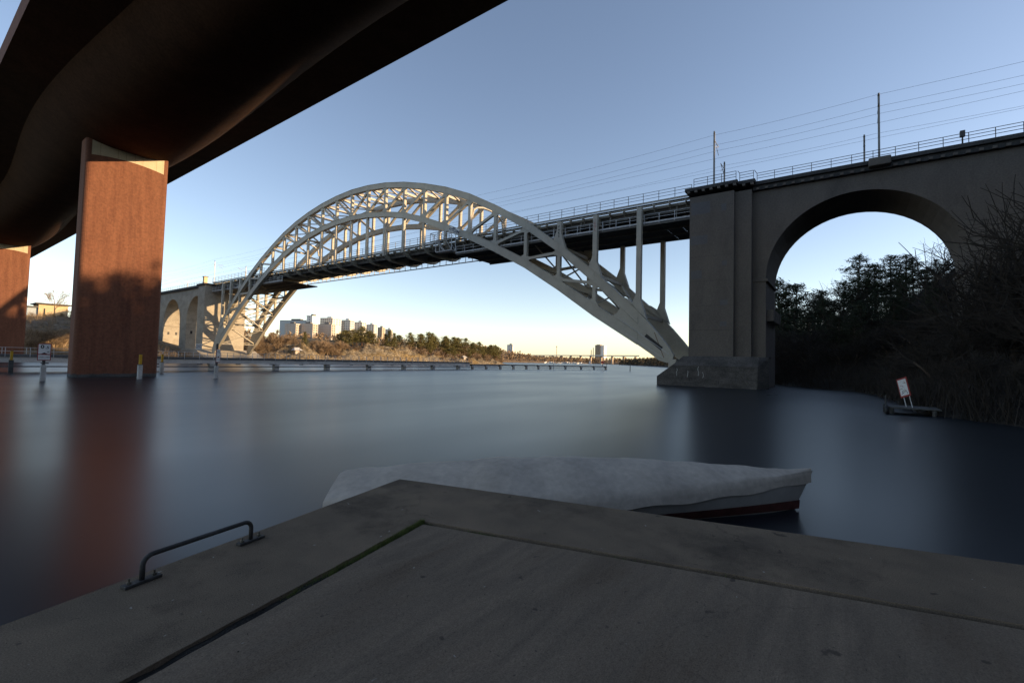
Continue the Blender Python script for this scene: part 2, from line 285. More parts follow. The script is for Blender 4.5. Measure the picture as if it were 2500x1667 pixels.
# ------------------------------------------------------------------ the red concrete bridge overhead
PIERS = [-13.7, 64.3, 142.3, 220.3, 298.3]
def bsec(s):
    c = (1 - math.cos(2 * math.pi * (s - 64.3) / 78)) / 2
    zb = 24.22 + 0.75 * c; cw = 6.9 - 1.75 * c; return zb, cw, (27.45 - zb) / cw ** 2
def red_bridge():
    root = thing('red_concrete_bridge', 'dark red concrete railway bridge with curved belly passing overhead at top left', 'bridge', (15.5, 64.3, 0))
    ss = [-90 + 3 * i for i in range(157)]; cx = 15.45; rows = []
    for s in ss:
        zb, cw, k = bsec(s); rows.append([(cx + cw * t, s, zb + (27.45 - zb) * abs(t) ** 2.9) for t in [(-1 + 2 * j / 40) for j in range(41)]])
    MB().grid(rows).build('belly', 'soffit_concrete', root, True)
    for sg, e in ((1, 25.2), (-1, 5.6)):
        rows = [[(cx + sg * bsec(s)[1], s, 27.45), (cx + sg * (bsec(s)[1] + (abs(e - cx) - bsec(s)[1]) * 0.6), s, 27.86), (e, s, 28.15)] for s in ss]
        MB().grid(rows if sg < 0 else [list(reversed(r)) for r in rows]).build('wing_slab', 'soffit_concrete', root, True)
        x0, x1 = sorted((e, e - sg * 0.4)); bevel(MB().box(x0, x1, -90, 378, 28.151, 29.9).build('edge_beam', 'red_concrete', root), 0.04)
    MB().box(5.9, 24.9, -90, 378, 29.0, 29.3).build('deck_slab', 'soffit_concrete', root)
    for ps in PIERS:
        n0, n1, y0, y1, r = 12.0, 19.15, ps - 1.2, ps + 1.2, 0.45; sec = []
        for cx_, cy_, a0 in ((n1 - r, y1 - r, 0), (n0 + r, y1 - r, 90), (n0 + r, y0 + r, 180), (n1 - r, y0 + r, 270)):
            for j in range(6): a = math.radians(a0 + 18 * j); sec.append((cx_ + r * math.cos(a), cy_ + r * math.sin(a)))
        for e_ in range(len(sec) - 1, -1, -1):                  # a few more points along the broad faces so that the top can follow the belly
            x, y = sec[e_]; xn, yn = sec[(e_ + 1) % len(sec)]
            if abs(xn - x) > 3:
                for q in range(11, 0, -1): sec.insert(e_ + 1, (x + (xn - x) * q / 12, y + (yn - y) * q / 12))
        zb, cw, k = bsec(ps); rows = [[(x, y, z) for x, y in sec + sec[:1]] for z in (-3, 0, 0.35, 6, 12, 18)]
        rows.append([(x, y, zb + (27.45 - zb) * abs((x - 15.45) / cw) ** 2.9 + 0.08) for x, y in sec + sec[:1]])
        p = MB().grid(rows).build('pier', 'red_concrete', root, False)
        for yf, sg in ((ps - 1.2, -1), (ps + 1.2, 1)):
            xs = [12.42, 13.1, 14.55, 15.25, 16.0, 16.7, 17.95, 18.66]
            for a, b in zip(xs, xs[1:]):
                a += 0.008; b -= 0.008; bot = lambda x: 23.28 - 0.034 * (x - 15.5) ** 2; topz = lambda x: zb + (27.45 - zb) * abs((x - 15.45) / cw) ** 2.9 + 0.03
                y = yf + sg * 0.012; mid = (a + b) / 2; pts = [(a, y, bot(a)), (mid, y, bot(mid)), (b, y, bot(b)), (b, y, topz(b)), (mid, y, topz(mid)), (a, y, topz(a))]
                MB().poly(pts if sg < 0 else pts[::-1]).build('cover_plate', 'panel_pale', p)
                if b - a > 0.6: MB().box(b - 0.13, b - 0.11, y - 0.012, y + 0.012, bot(b - .12) + 0.02, topz(b - .12) - 0.05).build('cover_strip', 'panel_pale', p)
        if ps in (64.3, 142.3):
            tr_ = random.Random(6); MB().grid([[(15.575 + (x - 15.575) * 1.002, ps + (y - ps) * 1.006, z) for x, y in sec + sec[:1]] for z in (-0.5, 0.0)] + [[(15.575 + (x - 15.575) * 1.001, ps + (y - ps) * 1.004, 0.30 + tr_.uniform(-.05, .07)) for x, y in sec + sec[:1]]]).build('tide_mark', 'post_dark', p)
        for zc in (3.9, 8.3, 12.7, 17.1, 21.3):                 # pour joints, a shallow lip
            if ps in (64.3, 142.3): MB().box(n0 + 0.46, n1 - 0.46, y0 - 0.006, y0 + 0.01, zc, zc + 0.035).build('pour_joint', 'red_concrete', p)
red_bridge()

# ------------------------------------------------------------------ steel arch bridge
NODES = [24.8, 31.9, 38.4, 45.1, 51.9, 58.2, 64.6, 70.8, 77.1, 83.4, 89.6, 95.8, 101.9, 108.1, 114.3, 120.3, 126.4, 132.4, 138.9, 145.2, 151.4, 157.6, 163.2]
UT = [10.5, 17.0, 22.25, 27.05, 31.1, 34.4, 37.0, 38.98, 40.6, 41.75, 42.4, 42.6, 42.25, 41.5, 40.3, 38.75, 36.65, 33.95, 30.7, 27.0, 22.7, 18.0, 12.9]
UB = [8.6, 15.2, 20.8, 25.65, 29.75, 33.1, 35.75, 37.78, 39.42, 40.6, 41.25, 41.45, 41.1, 40.35, 39.2, 37.6, 35.45, 32.7, 29.3, 25.45, 21.1, 16.2, 10.9]
LT = [7.3, 11.95, 16.3, 20.4, 23.95, 26.95, 29.6, 32.0, 33.95, 35.2, 36.0, 36.3, 36.15, 35.55, 34.5, 32.95, 30.9, 28.3, 25.0, 21.2, 17.1, 12.4, 8.1]
LB = [5.55, 10.0, 14.55, 18.85, 22.5, 25.6, 28.3, 30.82, 32.82, 34.1, 34.9, 35.2, 35.0, 34.35, 33.2, 31.6, 29.45, 26.75, 23.3, 19.4, 15.2, 10.4, 5.7]
TR = 65.9; DN = 10.9
def bar_poly(a, b, w, wf=None, lf=0.0):
    a = Vector(a); b = Vector(b); d = (b - a).normalized(); q = Vector((-d.y, d.x))
    if not wf: return [tuple(a + q * w / 2), tuple(a - q * w / 2), tuple(b - q * w / 2), tuple(b + q * w / 2)]
    return [tuple(p) for p in (a + q * wf / 2, a - q * wf / 2, a + d * lf - q * w / 2, b - d * lf - q * w / 2, b - q * wf / 2, b + q * wf / 2, b - d * lf + q * w / 2, a + d * lf + q * w / 2)]
def steel_bridge():
    root = thing('steel_arch_bridge', 'pale grey steel truss arch railway bridge spanning the channel', 'bridge', (71.3, 94, 0))
    subs = []
    def chord(top, bot, name):
        mb = MB(); i = 0; w = 0.36; rows = []
        for s, t, b in zip(NODES, top, bot): rows.append([(TR - w, s, b), (TR - w, s, t), (TR + w, s, t), (TR + w, s, b), (TR - w, s, b)])
        mb.grid([r[::-1] for r in rows])
        # flange lips along the top and bottom edges
        for (s0, t0, b0), (s1, t1, b1) in zip(zip(NODES, top, bot), list(zip(NODES, top, bot))[1:]):
            for z0, z1 in ((t0, t1), (b0, b1)): mb.beam((TR, s0, z0), (TR, s1, z1), 0.86, 0.06)
            mb.beam((TR - w - 0.008, s0, b0), (TR - w - 0.008, s0, t0), 0.10, 0.03, (1, 0, 0))   # riveted joint strip
        return mb
    tr1 = chord(UT, UB, 'u').build('arch_truss', 'steel', root)
    def sub(name, mb, m='steel'): subs.append((name, mb.build(name, m, tr1)))
    sub('lower_chord', chord(LT, LB, 'l'))
    for rot, pts in (('r', [(25.9, 12.0), (24.8, 10.5), (23.0, 8.55), (21.3, 6.55), (20.1, 5.0), (19.55, 4.0), (19.75, 3.3), (20.5, 3.0), (21.6, 3.32), (23.0, 4.35), (24.8, 5.55), (27.6, 7.35), (28.9, 9.9), (28.0, 10.35), (27.4, 11.3), (27.6, 12.6), (26.8, 12.6)]),
                     ('l', [(161.0, 15.0), (163.2, 12.9), (165.6, 9.3), (167.7, 5.9), (168.7, 3.9), (168.6, 3.0), (167.7, 2.6), (166.6, 3.1), (165.0, 4.5), (163.2, 5.7), (160.5, 8.1), (159.8, 10.6), (160.6, 11.0), (161.2, 12.0), (160.9, 13.2)])):
        sub('web_plate', MB().prism(pts, TR - 0.33, TR + 0.33))
    for i, s in enumerate(NODES):
        if UB[i] - LT[i] > 1.0 and 30 < s < 160:
            sub('vertical_post', MB().prism([(s - 0.30, LT[i] - 0.1), (s + 0.30, LT[i] - 0.1), (s + 0.30, UB[i] + 0.1), (s - 0.30, UB[i] + 0.1)], TR - 0.30, TR + 0.30))
            for sg in (-1, 1):
                sub('gusset', MB().prism([(s, UB[i] - 0.95), (s + sg * 0.95, UB[i] - sg * 0 + (UB[min(i + 1, 22)] - UB[max(i - 1, 0)]) / (NODES[min(i + 1, 22)] - NODES[max(i - 1, 0)]) * sg * 0.95 + 0.05), (s, UB[i] + 0.1)], TR - 0.31, TR - 0.27))
                sub('gusset', MB().prism([(s, LT[i] + 0.95), (s + sg * 0.95, LT[i] + (LT[min(i + 1, 22)] - LT[max(i - 1, 0)]) / (NODES[min(i + 1, 22)] - NODES[max(i - 1, 0)]) * sg * 0.95 - 0.05), (s, LT[i] - 0.1)], TR - 0.31, TR - 0.27))
        if LB[i] > 27.2: sub('hanger', MB().prism([(s - 0.28, 25.3), (s + 0.28, 25.3), (s + 0.28, LB[i] + 0.1), (s - 0.28, LB[i] + 0.1)], TR - 0.26, TR + 0.26))
        if UT[i] < 24.5:
            z0 = UT[i]; k = (UT[min(i + 1, 22)] - UT[max(i - 1, 0)]) / (NODES[min(i + 1, 22)] - NODES[max(i - 1, 0)])
            h = 0.36; sub('spandrel_column', MB().prism([(s - 1.25, z0 - 1.25 * k), (s + 1.0, z0 + 1.0 * k), (s + h, z0 + 1.6 + max(0, k)), (s + h, 25.9), (s - h, 25.9), (s - h, z0 + 1.6)], TR - 0.33, TR + 0.33))
    for i in range(1, 22):
        if i >= 21: continue
        if NODES[i] < 92: a, b = i, i + 1       # upper end nearer the foot, lower end towards mid span
        else: a, b = i + 1, i
        if b == a: continue
        A = (NODES[a], UB[a]); B = (NODES[b], LT[b]); d = Vector((B[0] - A[0], B[1] - A[1])).normalized()
        A = Vector(A) + d * 0.35; B = Vector(B) - d * 0.35
        sub('diagonal', MB().prism(bar_poly(A, B, 0.46, 0.95, 0.7), TR - 0.25, TR + 0.25))
    tr2 = link('arch_truss', tr1.data, root, ORG[tr1.name] + Vector((DN, 0, 0)))
    for nm, o in subs: link(nm, o.data, tr2, ORG[tr2.name])
    # cross struts and lateral bracing between the trusses
    for lev, top in (('u', UT), ('l', LB)):
        for i, s in enumerate(NODES):
            z = top[i] - (0.5 if lev == 'u' else -0.45)
            if 25.0 < z < 32.8 and lev == 'u': continue
            if lev == 'l' and 21.5 < z: continue
            if lev == 'u': MB().beam((TR + 0.36, s, z), (TR + DN - 0.36, s, z), 0.36, 0.5).build('cross_strut', 'steel', root)
            else: MB().beam((TR + 0.36, s, z + .3), (TR + DN - 0.36, s, z + .3), 0.3, 0.12).beam((TR + 0.36, s, z - .3), (TR + DN - 0.36, s, z - .3), 0.3, 0.12).build('cross_strut', 'steel', root)
            lat = MB()
            for j in range(8):
                x0 = TR + 0.4 + j * (DN - .8) / 8; x1 = x0 + (DN - .8) / 8; a, b = (z + .25, z - .25) if j % 2 else (z - .25, z + .25); lat.beam((x0, s, a), (x1, s, b), 0.08, 0.08)
            if lev == 'l': lat.build('strut_lattice', 'steel', root)
            if i + 1 < len(NODES):
                z2 = top[i + 1] - (0.5 if lev == 'u' else -0.45); s2 = NODES[i + 1]
                if (25.0 < z2 < 32.8 and lev == 'u') or (lev == 'l' and z2 > 21.5): continue
                MB().beam((TR + 0.36, s, z), (TR + DN - 0.36, s2, z2), 0.34, 0.30).build('lateral_brace', 'steel', root)
                MB().beam((TR + DN - 0.36, s, z + 0.02), (TR + 0.36, s2, z2 + 0.02), 0.22, 0.22).build('lateral_brace', 'steel', root)
    for s, z in ((58.2, 32.9), (126.4, 35.2), (24.8, 8.2), (163.2, 8.4)):   # portal frames with curved corners
        pts = []
        for j in range(9): a = math.pi * j / 8; pts.append((TR + DN / 2 - (DN / 2 - 0.5) * math.cos(a), s, z - 3.0 + 3.0 * math.sin(a) ** 0.6))
        if z > 20: MB().tube(pts, 0.22, 5).build('portal_frame', 'steel', root)
    for s in (45.1, 38.4, 31.9, 145.2, 151.4, 157.6):              # sway bracing in the feet
        i = NODES.index(s); z0 = LT[i]; z1 = min(UB[i], 24.5)
        MB().beam((TR + .3, s, z0), (TR + DN - .3, s, z1), 0.22, 0.22).build('sway_brace', 'steel', root); MB().beam((TR + DN - .3, s, z0), (TR + .3, s, z1 + .03), 0.2, 0.2).build('sway_brace', 'steel', root)
    # deck
    MB().box(TR + 1.45, TR + DN - 0.45, 17.3, 173.0, 25.75, 26.15).build('deck_plate', 'steel', root)
    for n in (TR + 1.9, TR + 3.4, TR + 7.3, TR + 8.9):
        mb = MB().box(n - 0.03, n + 0.03, 17.3, 173, 25.0, 25.749); mb.box(n - 0.18, n + 0.18, 17.3, 173, 24.94, 25.0); mb.build('stringer', 'steel_dark', root)
    for n in (TR + 2.0, TR + 3.44, TR + 7.0, TR + 8.44): MB().box(n - 0.04, n + 0.04, 17.3, 173, 26.151, 26.32).build('running_rail', 'rail_dark', root)
    for s in NODES:                                                # floor beams with arched ends
        for (a, b) in ((-0.02, 0.02),):
            x0, x1 = TR + 0.27, TR + DN - 0.27; prof = [(x0, 25.7), (x1, 25.7), (x1, 25.15), (x1 - 1.0, 24.55), (x1 - 2.4, 24.3), (x0 + 2.4, 24.3), (x0 + 1.0, 24.55), (x0, 25.15)]
            mb = MB(); k = len(prof); mb.v = [(x, s - 0.03, z) for x, z in prof] + [(x, s + 0.03, z) for x, z in prof]
            mb.f = [tuple(range(k)), tuple(reversed(range(k, 2 * k)))] + [(j, k + j, k + (j + 1) % k, (j + 1) % k) for j in range(k)]
            for (xa, za), (xb, zb_) in zip(prof[2:], prof[3:]): mb.beam((xa, s, za), (xb, s, zb_), 0.4, 0.05)
            mb.build('floor_beam', 'steel', root)
    e0 = TR + 0.42
    for z, h in ((26.45, 0.16), (25.95, 0.12)): MB().box(e0 - 0.08, e0 + 0.08, 17.3, 173, z, z + h).build('edge_girder', 'steel', root)
    MB().box(e0 + 0.09, TR + 1.6, 17.3, 173, 26.30, 26.38).build('walkway', 'steel_dark', root)
    bm = MB(); bm.v = [(e0, -.03, 26.3), (e0, -.03, 26.1), (TR + 1.4, -.03, 25.3), (TR + 1.4, -.03, 26.3), (e0, .03, 26.3), (e0, .03, 26.1), (TR + 1.4, .03, 25.3), (TR + 1.4, .03, 26.3)]
    bm.f = [(0, 1, 2, 3), (7, 6, 5, 4), (0, 4, 5, 1), (1, 5, 6, 2)]; me = bm.mesh('bracket', 'steel')
    for k in range(67): link('bracket', me, root, (0, 18.4 + 2.32 * k, 0))
    railing(root, [(e0, 17.5, 26.55), (e0, 172.8, 26.55)], (0.12, 0.62, 1.08, 1.5), 2.32, 'rail_grey', 0.07, 0.055)
    railing(root, [(TR + DN + 0.85, 17.5, 26.5), (TR + DN + 0.85, 172.8, 26.5)], (0.12, 0.62, 1.08, 1.5), 2.32, 'rail_grey', 0.07, 0.055)
    f0 = TR + DN + 0.85
    MB().box(f0 - 0.08, f0 + 0.08, 17.3, 173, 26.3, 26.5).build('edge_girder', 'steel', root)
    MB().box(TR + DN + 0.1, TR + DN + 0.3, 64, 133, 24.32, 24.5).build('bottom_flange', 'steel', root)
    pm = MB().box(-0.05, 0.05, -0.05, 0.05, 24.5, 25.76).mesh('flange_post', 'steel')
    for k in range(35): link('flange_post', pm, root, (TR + DN + 0.2, 65 + 2.0 * k, 0))
    # maintenance platforms below the deck near both ends
    for s0, s1 in ((17.6, 62.0), (127.5, 172.5)):
        n_ = int((s1 - s0) / 2.22)
        for k in range(n_):
            a = s0 + k * (s1 - s0) / n_
            for q in range(3):
                xa = TR + 0.5 + q * 3.55; MB().box(xa + 0.02, xa + 3.53, a + 0.03, a + (s1 - s0) / n_ - 0.03, 23.42, 23.47).build('platform_panel', 'platform_dark', root)
        for q in range(4): MB().box(TR + 0.55 + q * 3.5 - 0.08, TR + 0.55 + q * 3.5 + 0.08, s0, s1, 23.18, 23.415).build('platform_joist', 'steel_dark', root)
        MB().box(TR + 0.38, TR + 0.56, s0, s1, 23.5, 23.72).build('platform_edge', 'galvanised', root)
        railing(root, [(TR + 0.40, s0, 23.35), (TR + 0.40, s1, 23.35)], (0.9, 1.45), 2.2, 'galvanised', 0.09, 0.06)
        for k in range(9):
            s = s0 + 2 + k * 5.1; MB().beam((TR + 0.45, s, 23.5), (TR + 0.75, s, 25.4), 0.07, 0.07).build('platform_hanger', 'steel', root)
    for i, (s, z) in enumerate(((19.7, 3.0), (168.4, 2.6))):       # bearings at the springings
        for n in (TR, TR + DN): bevel(MB().box(n - 0.5, n + 0.5, s - 0.55, s + 0.55, z - 1.5, z + 0.5).build('bearing', 'steel', root), 0.08)
    for s0, s1, z0, z1 in ((27.5, 20.2, 9.3, 4.2), (26.5, 21.0, 7.2, 3.7)): MB().beam((TR - 0.37, s0, z0), (TR - 0.37, s1, z1), 0.06, 0.06).build('ladder_rail', 'galvanised', root)
    MB().prism(bar_poly((23.6, 6.9), (21.2, 4.95), 0.55), TR - 0.352, TR - 0.332).build('access_hatch', 'black_paint', root)
    MB().prism(bar_poly((22.3, 7.3), (20.9, 3.7), 0.09), TR - 0.345, TR - 0.325).build('rust_band', 'bark_pine', root)
    # painted tags
    a = Vector((0, NODES[6] - NODES[5], (LT[6] - LT[5]))).normalized() * -1; up = Vector((0, -a.z, a.y)); up = up if up.z > 0 else -up
    p = Vector((TR - 0.385, 61.9, lerp(list(zip(NODES, LT)), 61.9) - 0.62))
    MB().prism([tuple((p + a * u + up * v).yz) for u, v in ((-1.35, -.5), (1.35, -.5), (1.35, .5), (-1.35, .5))], TR - 0.378, TR - 0.362).build('tag_ground', 'white_paint', root)
    lettering('tag_lettering', 'GOUON', 'spray_blue', root, p + up * -0.1, a, up, 0.72, 0.05, 0.003, 1.0); lettering('tag_lettering', 'EBEN', 'spray_blue', root, p + up * 0.33 - a * 0.2, a, up, 0.36, 0.02, 0.003)
    for s, z, tx, c in ((38.4, 25.0, 'FAKS', 'black_paint'), (31.9, 25.1, 'IDOL', 'spray_red')):
        for q, ch in enumerate(tx): lettering('tag_lettering', ch, c, root, (TR - 0.335, s, z - 0.52 * q), (0, -1, 0), (0, 0, 1), 0.55, 0.015, 0.003)
steel_bridge()

# ------------------------------------------------------------------ concrete viaducts either side of the arch
def arch_wall(openings, s0, s1, zt, zb, n0, n1):
    mb = MB(); samp = []
    cuts = sorted(openings, key=lambda o: o[0]); cur = s0
    for c, a, zs, b in cuts:
        if c - a > cur: samp.append((cur, c - a, None))
        samp.append((c - a, c + a, (c, a, zs, b))); cur = c + a
    if cur < s1: samp.append((cur, s1, None))
    for y0, y1, o in samp:
        if o is None:
            mb.poly([(n0, y0, zb), (n0, y0, zt), (n0, y1, zt), (n0, y1, zb)]); mb.poly([(n1, y0, zb), (n1, y1, zb), (n1, y1, zt), (n1, y0, zt)]); mb.poly([(n0, y0, zt), (n1, y0, zt), (n1, y1, zt), (n0, y1, zt)])
        else:
            c, a, zs, b = o; K = 30; P = [(c - a * math.cos(math.pi * j / K), zs + b * math.sin(math.pi * j / K)) for j in range(K + 1)]
            for (ya, za), (yb, zb2) in zip(P, P[1:]):
                mb.poly([(n0, ya, za), (n0, ya, zt), (n0, yb, zt), (n0, yb, zb2)]); mb.poly([(n1, ya, za), (n1, yb, zb2), (n1, yb, zt), (n1, ya, zt)])
                mb.poly([(n0, ya, zt), (n1, ya, zt), (n1, yb, zt), (n0, yb, zt)]); mb.poly([(n0, ya, za), (n0, yb, zb2), (n1, yb, zb2), (n1, ya, za)])
            mb.poly([(n0, y0, zb), (n0, y0, zs), (n1, y0, zs), (n1, y0, zb)]); mb.poly([(n0, y1, zb), (n1, y1, zb), (n1, y1, zs), (n0, y1, zs)])
    for y in (s0, s1): mb.poly([(n0, y, zb), (n1, y, zb), (n1, y, zt), (n0, y, zt)])
    return mb
def ring(c, a, zs, b, n0, w=0.95, t=0.05):
    mb = MB(); K = 36
    for j in range(K):
        q = []
        for jj in (j, j + 1):
            th = math.pi * jj / K; q.append(((c - a * math.cos(th), zs + b * math.sin(th)), (c - (a + w) * math.cos(th), zs + (b + w) * math.sin(th))))
        (i0, o0), (i1, o1) = q; mb.poly([(n0 - t, *i0), (n0 - t, *o0), (n0 - t, *o1), (n0 - t, *i1)]); mb.poly([(n0 - t, *o0), (n0 + .01, *o0), (n0 + .01, *o1), (n0 - t, *o1)]); mb.poly([(n0 - t, *i1), (n0 + .01, *i1), (n0 + .01, *i0), (n0 - t, *i0)])
    return mb
def viaducts():
    N0, N1 = 66.0, 75.4
    # ---- near (right hand) viaduct
    r = thing('concrete_viaduct', 'grey concrete viaduct with one big round arch at the right', 'viaduct', (70.5, 0, 0))
    ops = [(-1.2, 9.45, 13.9, 9.45), (-25.6, 9.45, 13.9, 9.45), (-50, 9.45, 15, 8.35)]
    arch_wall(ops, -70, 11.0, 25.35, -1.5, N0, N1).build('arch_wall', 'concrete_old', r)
    for o in ops[:2]: ring(*o, N0).build('arch_ring', 'concrete_old', r); 
    for s0, s1 in ((-70, 9.7),): bevel(MB().box(N0 - 0.75, N1 + 0.75, s0, s1, 25.95, 26.42).build('coping', 'concrete_coping', r), 0.05); MB().box(N0 - 0.42, N1 + 0.42, s0, s1, 25.36, 25.949).build('cornice', 'concrete_coping', r)
    cm = bevel_mesh = MB().box(-0.62, 0.0, -0.17, 0.17, 0, 0.27).mesh('corbel', 'concrete_old')
    for k in range(42):
        s = 9.1 - 0.97 * k
        if abs(s + 3.1) > 1.0: link('corbel', cm, r, (N0 - 0.02, s, 25.36))
    bevel(MB().box(N0 - 1.25, N0 + 0.3, -4.1, -2.1, 25.55, 26.5).build('mast_plinth', 'concrete_old', r), 0.12)
    # impost ledges and jamb strips of the big arch
    MB().box(N0 - 0.12, N1 + 0.12, 8.0, 9.9, 13.6, 13.95).build('impost', 'concrete_old', r); MB().box(N0 - 0.12, N1 + 0.12, -11.9, -10.4, 13.6, 13.95).build('impost', 'concrete_old', r)
    for q in range(4): bevel(MB().box(N0 + 1.0 + 2.1 * q, N0 + 2.4 + 2.1 * q, 7.5, 8.3, 8.6, 10.1).build('bracket_block', 'concrete_old', r), 0.05)
    # big pier with its pilasters
    p = MB().box(64.3, 77.3, 11.7, 17.2, 3.9, 25.45).build('pier', 'concrete_old', r); MB().box(64.28, 64.3, 11.72, 17.18, 7.4, 7.43).build('pour_joint', 'concrete_coping', p)
    for s0, s1, z0, z1 in ((14.6, 17.0, 23.0, 24.6), (14.9, 17.05, 18.9, 20.1), (15.6, 17.0, 14.3, 15.4), (12.6, 13.2, 23.0, 23.9), (12.5, 13.1, 15.8, 16.4), (12.4, 13.3, 10.6, 11.3), (12.5, 13.3, 7.9, 8.5)):
        MB().box(64.292, 64.3, s0, s1, z0, z1).build('paint_patch', 'patch_blue', p)
    for zc in (10.6, 13.9, 17.2, 20.5, 23.7): MB().box(64.294, 64.3, 11.72, 17.18, zc, zc + 0.02).build('pour_joint', 'concrete_coping', p)
    MB().box(64.95, 76.6, 9.75, 11.699, 3.9, 25.4).build('pilaster', 'concrete_old', r)
    for x0, s0, s1, z in ((63.75, 11.2, 17.75, 26.62), (64.5, 9.3, 11.199, 26.6)):
        bevel(MB().box(x0, 141.4 - x0, s0, s1, z - 0.45, z).build('coping', 'concrete_coping', r), 0.05)
        for k in range(int((s1 - s0) / 0.92)): link('corbel', cm, r, (x0 + 0.62, s0 + 0.35 + 0.95 * k, z - 0.45 - 0.272))
    railing(r, [(N0 - 0.55, -69, 26.42), (N0 - 0.55, 9.2, 26.42)], (0.42, 0.76, 1.08), 1.95, 'rail_dark', 0.06, 0.05)
    railing(r, [(64.7, 9.5, 26.6), (64.7, 11.1, 26.6)], (0.42, 0.76, 1.1), 1.6, 'rail_dark', 0.06, 0.05)
    railing(r, [(63.95, 11.4, 26.62), (63.95, 16.6, 26.62)], (0.42, 0.76, 1.15), 1.75, 'rail_dark', 0.06, 0.05)
    for a, b in (((64.7, 9.4, 27.7), (65.4, 9.2, 27.45)), ((63.95, 11.2, 27.72), (64.65, 11.1, 27.65))): MB().beam(a, b, 0.05, 0.05).build('rail_return', 'rail_dark', r)
    # foot of the pier: battered granite block
    def plinth(s_in, s_out, s_top, s_r, z0, zm, zt, flip=1):
        f, ft, bk = 62.95, 64.05, 79.0; mb = MB()
        A = [(s_out, zm[0]), (s_r, zm[0])]
        front_low = [(f, s_out, z0), (f, s_r, z0), (f, s_r, zm[1]), (f, s_in, zm[1]), (f, s_out, zm[0])]
        mb.poly(front_low); mb.poly([(f, s_in, zm[1]), (f, s_r, zm[1]), (ft, s_r, zt), (ft, s_top, zt)])
        mb.poly([(f, s_out, z0), (f, s_out, zm[0]), (bk, s_out, zm[0]), (bk, s_out, z0)]); mb.poly([(f, s_out, zm[0]), (f, s_in, zm[1]), (bk, s_in, zm[1]), (bk, s_out, zm[0])])
        mb.poly([(f, s_in, zm[1]), (ft, s_top, zt), (bk - 1.1, s_top, zt), (bk, s_in, zm[1])]); mb.poly([(ft, s_top, zt), (ft, s_r, zt), (bk - 1.1, s_r, zt), (bk - 1.1, s_top, zt)])
        c = s_r - 1.0 * flip; c2 = s_r + 0.85; mb.poly([(f, s_r, z0), (f + 1.9, c, z0), (f + 1.9, c, zm[1]), (f, s_r, zm[1])]); mb.poly([(f, s_r, zm[1]), (f + 1.9, c, zm[1]), (f + 2.2, c, zt), (ft, s_r, zt)])
        mb.poly([(f + 1.9, c, z0), (bk, c2, z0), (bk, c2, zm[1]), (f + 1.9, c, zm[1])]); mb.poly([(f + 1.9, c, zm[1]), (bk, c2, zm[1]), (bk - 1.1, c2, zt), (f + 2.2, c, zt)])
        mb.poly([(ft, s_r, zt), (f + 2.2, c, zt), (bk - 1.1, c2, zt), (bk - 1.1, s_r, zt)]); mb.poly([(bk, s_out, z0), (bk, s_out, zm[0]), (bk, s_in, zm[1]), (bk, c2, zm[1]), (bk, c2, z0)])
        return mb
    pl = plinth(18.95, 21.0, 17.8, 8.75, -2.5, (1.15, 2.7), 3.95).build('plinth', 'granite', r)
    cs = random.Random(3); z = -0.75
    for hgt in (0.62, 0.6, 0.6):
        s = 20.99
        while s > 8.8:
            w = cs.uniform(0.9, 2.0); e_ = max(8.76, s - w)
            if s - e_ > 0.25: bevel(MB().box(62.915 + cs.uniform(-.015, .01), 63.4, e_ + 0.012, s - 0.012, z + 0.012, min(z + hgt - 0.012, 1.12)).build('stone', 'granite', pl), 0.015, 1)
            s = e_ - 0.001
        z += hgt
    for s, z0, z1 in ((18.3, 1.3, 2.3), (16.9, 1.2, 2.0), (15.6, 1.4, 2.6), (15.0, 1.15, 1.9)):
        k = [(62.938, s + cs.uniform(-.06, .06), z0 + (z1 - z0) * j / 5) for j in range(6)]; mb = MB()
        for (x, y, za), (x2, y2, zb) in zip(k, k[1:]): mb.poly([(x, y - .03, za), (x, y2 - .03, zb), (x, y2 + .03, zb), (x, y + .03, za)])
        mb.build('lime_streak', 'lime', pl)
    # ---- far (left hand) viaduct on the island
    r = thing('concrete_viaduct', 'sunlit concrete viaduct with a row of arches beyond the red pier', 'viaduct', (70.5, 230, 0))
    ops = [(184.2, 8.1, 13.4, 9.3), (206.2, 8.1, 13.4, 9.3), (228.2, 8.1, 13.4, 9.3), (250.2, 8.1, 13.4, 9.3), (272.2, 8.1, 13.4, 9.3)]
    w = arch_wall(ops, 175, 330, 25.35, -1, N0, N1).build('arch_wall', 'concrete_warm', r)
    for o in ops: ring(*o, N0, 0.7, 0.03).build('arch_ring', 'concrete_warm', r)
    for c, a, zs, b in ops:
        for sg in (-1, 1): MB().box(N0 - 0.1, N1 + 0.1, c + sg * (a - 0.1) - 0.14, c + sg * (a - 0.1) + 0.14, 12.9, 13.2).build('impost', 'concrete_warm', r)
        for q in range(3):
            for k, zz in enumerate((9.6,)): MB().box(N0 + 1.4 + 2.6 * q, N0 + 2.1 + 2.6 * q, c + a - 0.02, c + a + 0.3, zz, zz + 1.1).build('beam_socket_shade', 'black_paint', w)  # proud black blocks: the shade inside the sockets put in as colour
        for q in range(5):
            for zz in (14.6, 16.2, 17.8, 11.9): MB().box(N0 + 0.8 + 1.7 * q, N0 + 0.95 + 1.7 * q, c + a - 0.03 - max(0, zz - 15) ** 2 * .06, c + a + .2, zz, zz + 0.16).build('tie_hole_shade', 'black_paint', w)  # no real holes, their inner shade is painted as small black blocks
    MB().box(N0 - 0.7, N1 + 0.7, 178.6, 330, 25.36, 26.2).build('coping', 'concrete_coping', r)
    railing(r, [(N0 - 0.55, 178.8, 26.2), (N0 - 0.55, 330, 26.2)], (0.4, 0.75, 1.1), 2.2, 'rail_grey', 0.06, 0.05)
    MB().box(64.3, 77.3, 173.0, 178.4, 3.6, 25.45).build('pier', 'concrete_warm', r)
